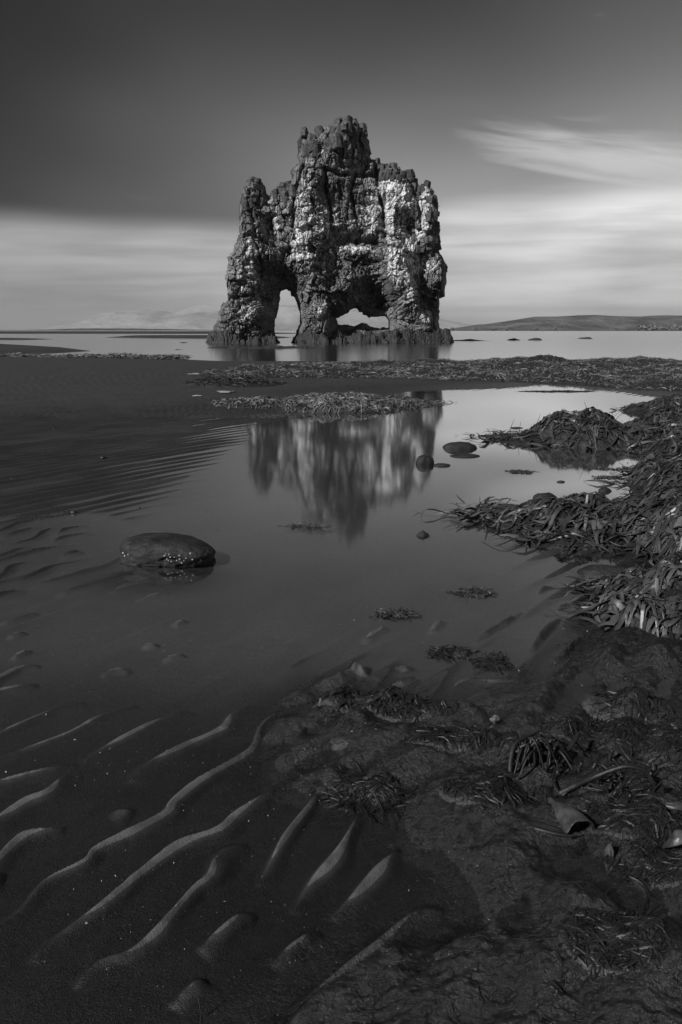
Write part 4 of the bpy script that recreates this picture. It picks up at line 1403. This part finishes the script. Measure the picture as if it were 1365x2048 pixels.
ZZ = ground(PX_.ravel(), PY_.ravel())[0].reshape(n, NS)
ZZ = np.maximum(ZZ, -.003) + rg.uniform(.0001, .0012, (n, 1)) + .0007 * rg.random((n, NS))
wv = rg.uniform(.0002, .00045, n)[:, None]
nxv, nyv = -np.sin(ang)[:, None] * wv, np.cos(ang)[:, None] * wv
Vt = np.stack([np.stack([PX_ - nxv, PY_ - nyv, ZZ], -1), np.stack([PX_ + nxv, PY_ + nyv, ZZ + .0006], -1)], 2).reshape(-1, 3)
base = (np.arange(n) * NS * 2)[:, None]
q0 = np.arange(NS - 1)[None, :] * 2 + base
Ft = np.stack([q0, q0 + 1, q0 + 3, q0 + 2], -1).reshape(-1, 4)
me = mesh_np('thread_algae', Vt, Ft)
attr(me, 'tone', np.repeat(rg.random(n), NS * 2))
link('thread_algae', me, M_ALGAE, kind='stuff', label='wet hair-like algae matted over the foreground sand', category='algae')


# ------------------------------------------------------------------ kelp roots, stems and leaves in the foreground
def tube(name, pts, r0, r1, mtl, parent, sides=7, knob=0.0, rnd=random):
    """a tapered bent tube through the points (local coordinates)"""
    pv = [Vector(p) for p in pts]
    fine = []
    for i in range(len(pv) - 1):
        a = pv[max(i - 1, 0)]; b_ = pv[i]; c = pv[i + 1]; d = pv[min(i + 2, len(pv) - 1)]
        for k in range(4):
            t = k / 4
            fine.append(.5 * ((2 * b_) + (-a + c) * t + (2 * a - 5 * b_ + 4 * c - d) * t * t + (-a + 3 * b_ - 3 * c + d) * t ** 3))
    fine.append(pv[-1])
    V, Fc = [], []
    for i, p in enumerate(fine):
        tg = (fine[min(i + 1, len(fine) - 1)] - fine[max(i - 1, 0)]).normalized()
        up = Vector((0, 0, 1)) if abs(tg.z) < .9 else Vector((1, 0, 0))
        s1 = tg.cross(up).normalized(); s2 = s1.cross(tg)
        r = r0 + (r1 - r0) * i / (len(fine) - 1)
        r *= 1 + knob * rnd.uniform(-1, 1)
        for k in range(sides):
            a = 6.2832 * k / sides
            V.append(tuple(p + s1 * r * math.cos(a) + s2 * r * math.sin(a)))
    nf = len(fine)
    for i in range(nf - 1):
        for k in range(sides):
            a, c = i * sides + k, i * sides + (k + 1) % sides
            Fc.append((a, c, c + sides, a + sides))
    Fc.append(tuple(range(sides))[::-1]); Fc.append(tuple(range((nf - 1) * sides, nf * sides)))
    me = bpy.data.meshes.new(name)
    me.from_pydata(V, [], Fc)
    me.polygons.foreach_set('use_smooth', [True] * len(Fc))
    return link(name, me, mtl, parent)


def local(org, u, v, z):
    """pixel on the plane at height z -> local coordinates"""
    a = (u - W_PX / 2) / F_PX; c = -(v - H_PX / 2) / F_PX
    dyy = math.cos(PITCH) + c * math.sin(PITCH); dzz = -math.sin(PITCH) + c * math.cos(PITCH)
    t = (z - CAM_H) / dzz
    return (a * t - org[0], dyy * t - org[1], z - org[2])


rr = random.Random(21)
ox, oy = P(1085, 1540)
oz = max(gz(ox, oy), 0)
hold = empty('kelp_holdfast', (ox, oy, oz), 'tangled dark kelp root mass standing on the foreground algae', 'kelp root')
O = (ox, oy, oz)
for pts, r in (([(1020, 1555, .01), (1022, 1520, .035), (1030, 1490, .055), (1052, 1474, .062), (1078, 1464, .058)], .0055),
               ([(1025, 1508, .030), (1050, 1490, .055), (1072, 1478, .06), (1085, 1466, .055)], .005),
               ([(1055, 1492, .050), (1080, 1503, .045), (1105, 1508, .038), (1135, 1500, .040), (1150, 1480, .045), (1158, 1466, .048)], .0055),
               ([(1078, 1466, .058), (1105, 1476, .05), (1116, 1492, .04), (1105, 1506, .03)], .0055),
               ([(1028, 1520, .03), (1045, 1532, .02), (1075, 1538, .012), (1112, 1536, .004)], .005),
               ([(1138, 1512, .03), (1115, 1534, .02), (1106, 1556, .016), (1112, 1576, .01), (1120, 1590, .004)], .0028),
               ([(1150, 1480, .045), (1160, 1492, .03), (1168, 1502, .012)], .003)):
    tube('root', [local(O, *p) for p in pts], r, r * .7, M_KELP, hold, 7, .12, rr)
for k in range(34):
    a = rr.uniform(0, 6.28); r = rr.uniform(.01, .06)
    x0, y0 = r * math.cos(a) * 1.1 - .01, r * math.sin(a) * .8
    h = rr.uniform(.025, .06) * (1 - r * 7)
    x1, y1 = x0 + rr.uniform(-.05, .05), y0 + rr.uniform(-.05, .05)
    tube('root', [(x0, y0, -.004), (x0 + rr.uniform(-.01, .01), y0, max(h, .012)), ((x0 + x1) / 2, (y0 + y1) / 2, max(h, .012) * rr.uniform(.7, 1.2)), (x1, y1, -.004)], rr.uniform(.002, .0042), .0016, M_KELP, hold, 6, .15, rr)

ox, oy = P(1235, 1590)
oz = max(gz(ox, oy), 0)
O = (ox, oy, oz)
stem = empty('bent_kelp', (ox, oy, oz), 'dark arched kelp stem bent over torn stubs at the right foreground', 'kelp stem')
tube('stem', [local(O, *p) for p in ((1118, 1588, .004), (1150, 1572, .02), (1185, 1556, .03), (1225, 1540, .05), (1255, 1533, .06), (1285, 1540, .055), (1300, 1556, .04), (1312, 1578, .018), (1318, 1592, .0))], .0055, .0042, M_KELP, stem, 8, .08, rr)
tube('stem', [local(O, *p) for p in ((1125, 1592, .003), (1150, 1568, .022), (1175, 1566, .02), (1200, 1576, .012), (1225, 1580, .004))], .0042, .003, M_KELP, stem, 7, .1, rr)
for k in range(26):
    u = rr.uniform(1150, 1310); v = rr.uniform(1545, 1600)
    p0 = local(O, u, v, .002); hgt = rr.uniform(.012, .035)
    tube('stub', [p0, (p0[0] + rr.uniform(-.012, .012), p0[1] + rr.uniform(-.01, .01), p0[2] + hgt * .6), (p0[0] + rr.uniform(-.03, .03), p0[1] + rr.uniform(-.02, .02), p0[2] + hgt)], rr.uniform(.002, .0042), .0015, M_KELP, stem, 6, .15, rr)
for (u, v, hgt) in ((1157, 1545, .022), (1218, 1525, .03), (1185, 1540, .015)):
    p0 = local(O, u, v, .004)
    tube('stub', [p0, (p0[0] + .002, p0[1], p0[2] + hgt * .6), (p0[0] + .006, p0[1], p0[2] + hgt)], .0045, .004, M_KELP, stem, 6, .15, rr)


def leaf(name, label, spine, widths, mtl, roll=0.9, seed=1, group=None):
    """a curled leathery leaf: bent sheet with thickness along the spine (pixels + height)"""
    r_ = random.Random(seed)
    ox, oy = P(spine[0][0], spine[0][1])
    O = (ox, oy, 0)
    pv = [Vector(local(O, *p)) for p in spine]
    V, Fc = [], []
    m = 9
    for i, p in enumerate(pv):
        tg = (pv[min(i + 1, len(pv) - 1)] - pv[max(i - 1, 0)]).normalized()
        s1 = tg.cross(Vector((0, 0, 1))).normalized(); s2 = s1.cross(tg)
        w = widths[i]
        roll_i = roll * r_.uniform(.85, 1.1)
        for k in range(m):
            t = (k / (m - 1) - .5) * 2
            a = t * roll_i
            V.append(tuple(p + s1 * (w * math.sin(a) / roll + r_.uniform(-.002, .002)) + s2 * (w * (math.cos(a) - 1) / roll * 1.2 + r_.uniform(-.003, .003)) + tg * r_.uniform(-.004, .004)))
    for i in range(len(pv) - 1):
        for k in range(m - 1):
            a = i * m + k
            Fc.append((a, a + 1, a + m + 1, a + m))
    me = bpy.data.meshes.new(name)
    me.from_pydata(V, [], Fc)
    me.polygons.foreach_set('use_smooth', [True] * len(Fc))
    o = link(name, me, mtl, label=label, category='kelp leaf')
    if group:
        o['group'] = group
    o.location = (ox, oy, 0)
    md = o.modifiers.new('thick', 'SOLIDIFY'); md.thickness = .0022
    sb = o.modifiers.new('sub', 'SUBSURF'); sb.levels = 1; sb.render_levels = 2
    return o


GL = 'torn kelp leaves in the foreground'
leaf('kelp_leaf', 'pale curled kelp leaf arching over a black hollow below the root mass', [(1098, 1592, .010), (1112, 1600, .024), (1128, 1608, .034), (1144, 1618, .040), (1158, 1630, .042), (1166, 1640, .041)],
     [.006, .018, .030, .040, .046, .044], M_KELP_PALE, 1.5, 1, GL)
leaf('kelp_leaf', 'flat black kelp leaf lying left of the pale curled leaf', [(1030, 1640, .012), (1065, 1645, .016), (1100, 1652, .016), (1140, 1660, .012), (1165, 1668, .008)], [.006, .014, .018, .016, .006], M_KELP, .5, 2, GL)
leaf('kelp_leaf', 'pale folded kelp leaf standing at the right picture edge', [(1325, 1690, .010), (1345, 1672, .035), (1358, 1660, .045), (1372, 1662, .04), (1390, 1685, .01)], [.012, .018, .02, .02, .015], M_KELP_PALE, 1.1, 3, GL)
leaf('kelp_leaf', 'small upright pale leaf stump on the algae right of the standing water', [(1215, 1715, .006), (1218, 1695, .022), (1222, 1684, .034)], [.016, .012, .004], M_KELP_PALE, 1.3, 4, GL)
leaf('kelp_leaf', 'pale rolled leaf scrap at the right edge beside the arched stem', [(1330, 1605, .012), (1350, 1606, .018), (1375, 1606, .016)], [.010, .014, .012], M_KELP_PALE, 1.3, 5, GL)
leaf('kelp_leaf', 'black torn leaf standing in the lower right corner', [(1265, 1905, .006), (1280, 1890, .024), (1298, 1885, .026), (1310, 1905, .010)], [.008, .014, .012, .008], M_KELP, 1.1, 6, GL)
leaf('kelp_leaf', 'black pointed leaf behind the arched stem', [(1315, 1590, .006), (1318, 1572, .03), (1322, 1562, .045)], [.016, .012, .003], M_KELP, .9, 7, GL)

# crab claw / shell scrap
me = stone_mesh('shell', .012, .008, .011, 33, .45, 4, 1.6)
o = link('shell', me, M_KELP_PALE, label='small pale broken shell at the water edge left of the root mass', category='shell')
cx, cyy = P(992, 1446); o.location = (cx, cyy, max(gz(cx, cyy), 0) + .008)

for k, (pts, lab) in enumerate(((((402, 2028, .0), (400, 2012, .012), (397, 1998, .022)), 'short pale straw standing at the bottom edge, left one'),
                                (((598, 2024, .004), (608, 2040, .008), (622, 2056, .004)), 'pale straw lying at the bottom edge, right one'))):
    x, y = P(*pts[0][:2])
    t_ = tube('straw', [local((x, y, 0), *p) for p in pts], .0009, .0006, M_KELP_PALE, None, 5)
    t_.location = (x, y, 0); t_['label'] = lab; t_['category'] = 'straw'; t_['group'] = 'straws in the foreground'

# pale grit: shell chips and bubbles scattered on sand and floating
V, Fc = [], []
rg = np.random.default_rng(17)
cu = np.concatenate([rg.uniform(-40, 1000, 900), rg.uniform(100, 1200, 260)]); cv = np.concatenate([rg.uniform(1380, 2040, 900), rg.uniform(1000, 1420, 260)])
gxx, gyy = px(cu, cv)
zz_ = ground(gxx, gyy)[0]
cl = fbm(gxx * 4, gyy * 4, 121, 3)
for x, y, z, c_ in zip(gxx, gyy, zz_, cl):
    if c_ < rg.uniform(-.35, .15):
        continue
    s_ = rg.choice([.00035, .0005, .0007, .0011], p=[.45, .35, .15, .05]) * (1 + .25 * y)
    z = max(z, 0) + s_ * .3
    i = len(V)
    q_ = rg.normal(size=(4, 3)) * s_
    V += [tuple(np.array((x, y, z)) + w) for w in q_]
    Fc += [(i, i + 1, i + 2), (i, i + 3, i + 1), (i, i + 2, i + 3), (i + 1, i + 3, i + 2)]
link('shell_grit', mesh_np('shell_grit', V, Fc, False), M_SHELL, kind='stuff', label='pale shell chips scattered over the foreground ripples', category='shell grit')

# dark pebbles on the ripple sand at the left
for k, (u, v, w, lab) in enumerate([(206, 918, 11, 'dark pebble on the ripple sand above the pool edge'), (110, 862, 7, 'small dark pebble high on the ripple sand'), (148, 1027, 12, 'dark pebble on a wet ripple crest'),
                                    (26, 960, 9, 'dark pebble near the left picture edge'), (278, 1017, 7, 'tiny twig-like pebble in the water above the boulder'), (155, 828, 6, 'small dark pebble far up the ripple sand')]):
    x, y = P(u, v)
    dep = math.hypot(y, CAM_H)
    s_ = w / F_PX * dep / 2
    me = stone_mesh('pebble', s_, s_ * .8, s_ * .6, 60 + k, .3, 3)
    o = link('pebble', me, M_KELP, label=lab, category='pebble', group='dark pebbles on the ripple sand')
    o.location = (x, y, max(gz(x, y), 0) + s_ * .2)

# ------------------------------------------------------------------ haze over the whole place
bmh = bmesh.new()
bmesh.ops.create_cube(bmh, size=1.0)
hz = bpy.data.meshes.new('haze'); bmh.to_mesh(hz); bmh.free()
M_HAZE = bpy.data.materials.new('haze'); M_HAZE.use_nodes = True
ht = M_HAZE.node_tree; ht.nodes.clear()
hb = NB(ht)
pv_ = hb.n('ShaderNodeVolumePrincipled', Color=(.9, .9, .9, 1), Density=0.00012, Anisotropy=0.3)
ho = hb.n('ShaderNodeOutputMaterial', Volume=pv_.outputs[0])
hzo = link('haze', hz, M_HAZE, kind='stuff')
hzo.location = (0, 1500, 92)
hzo.scale = (15000, 13000, 192)
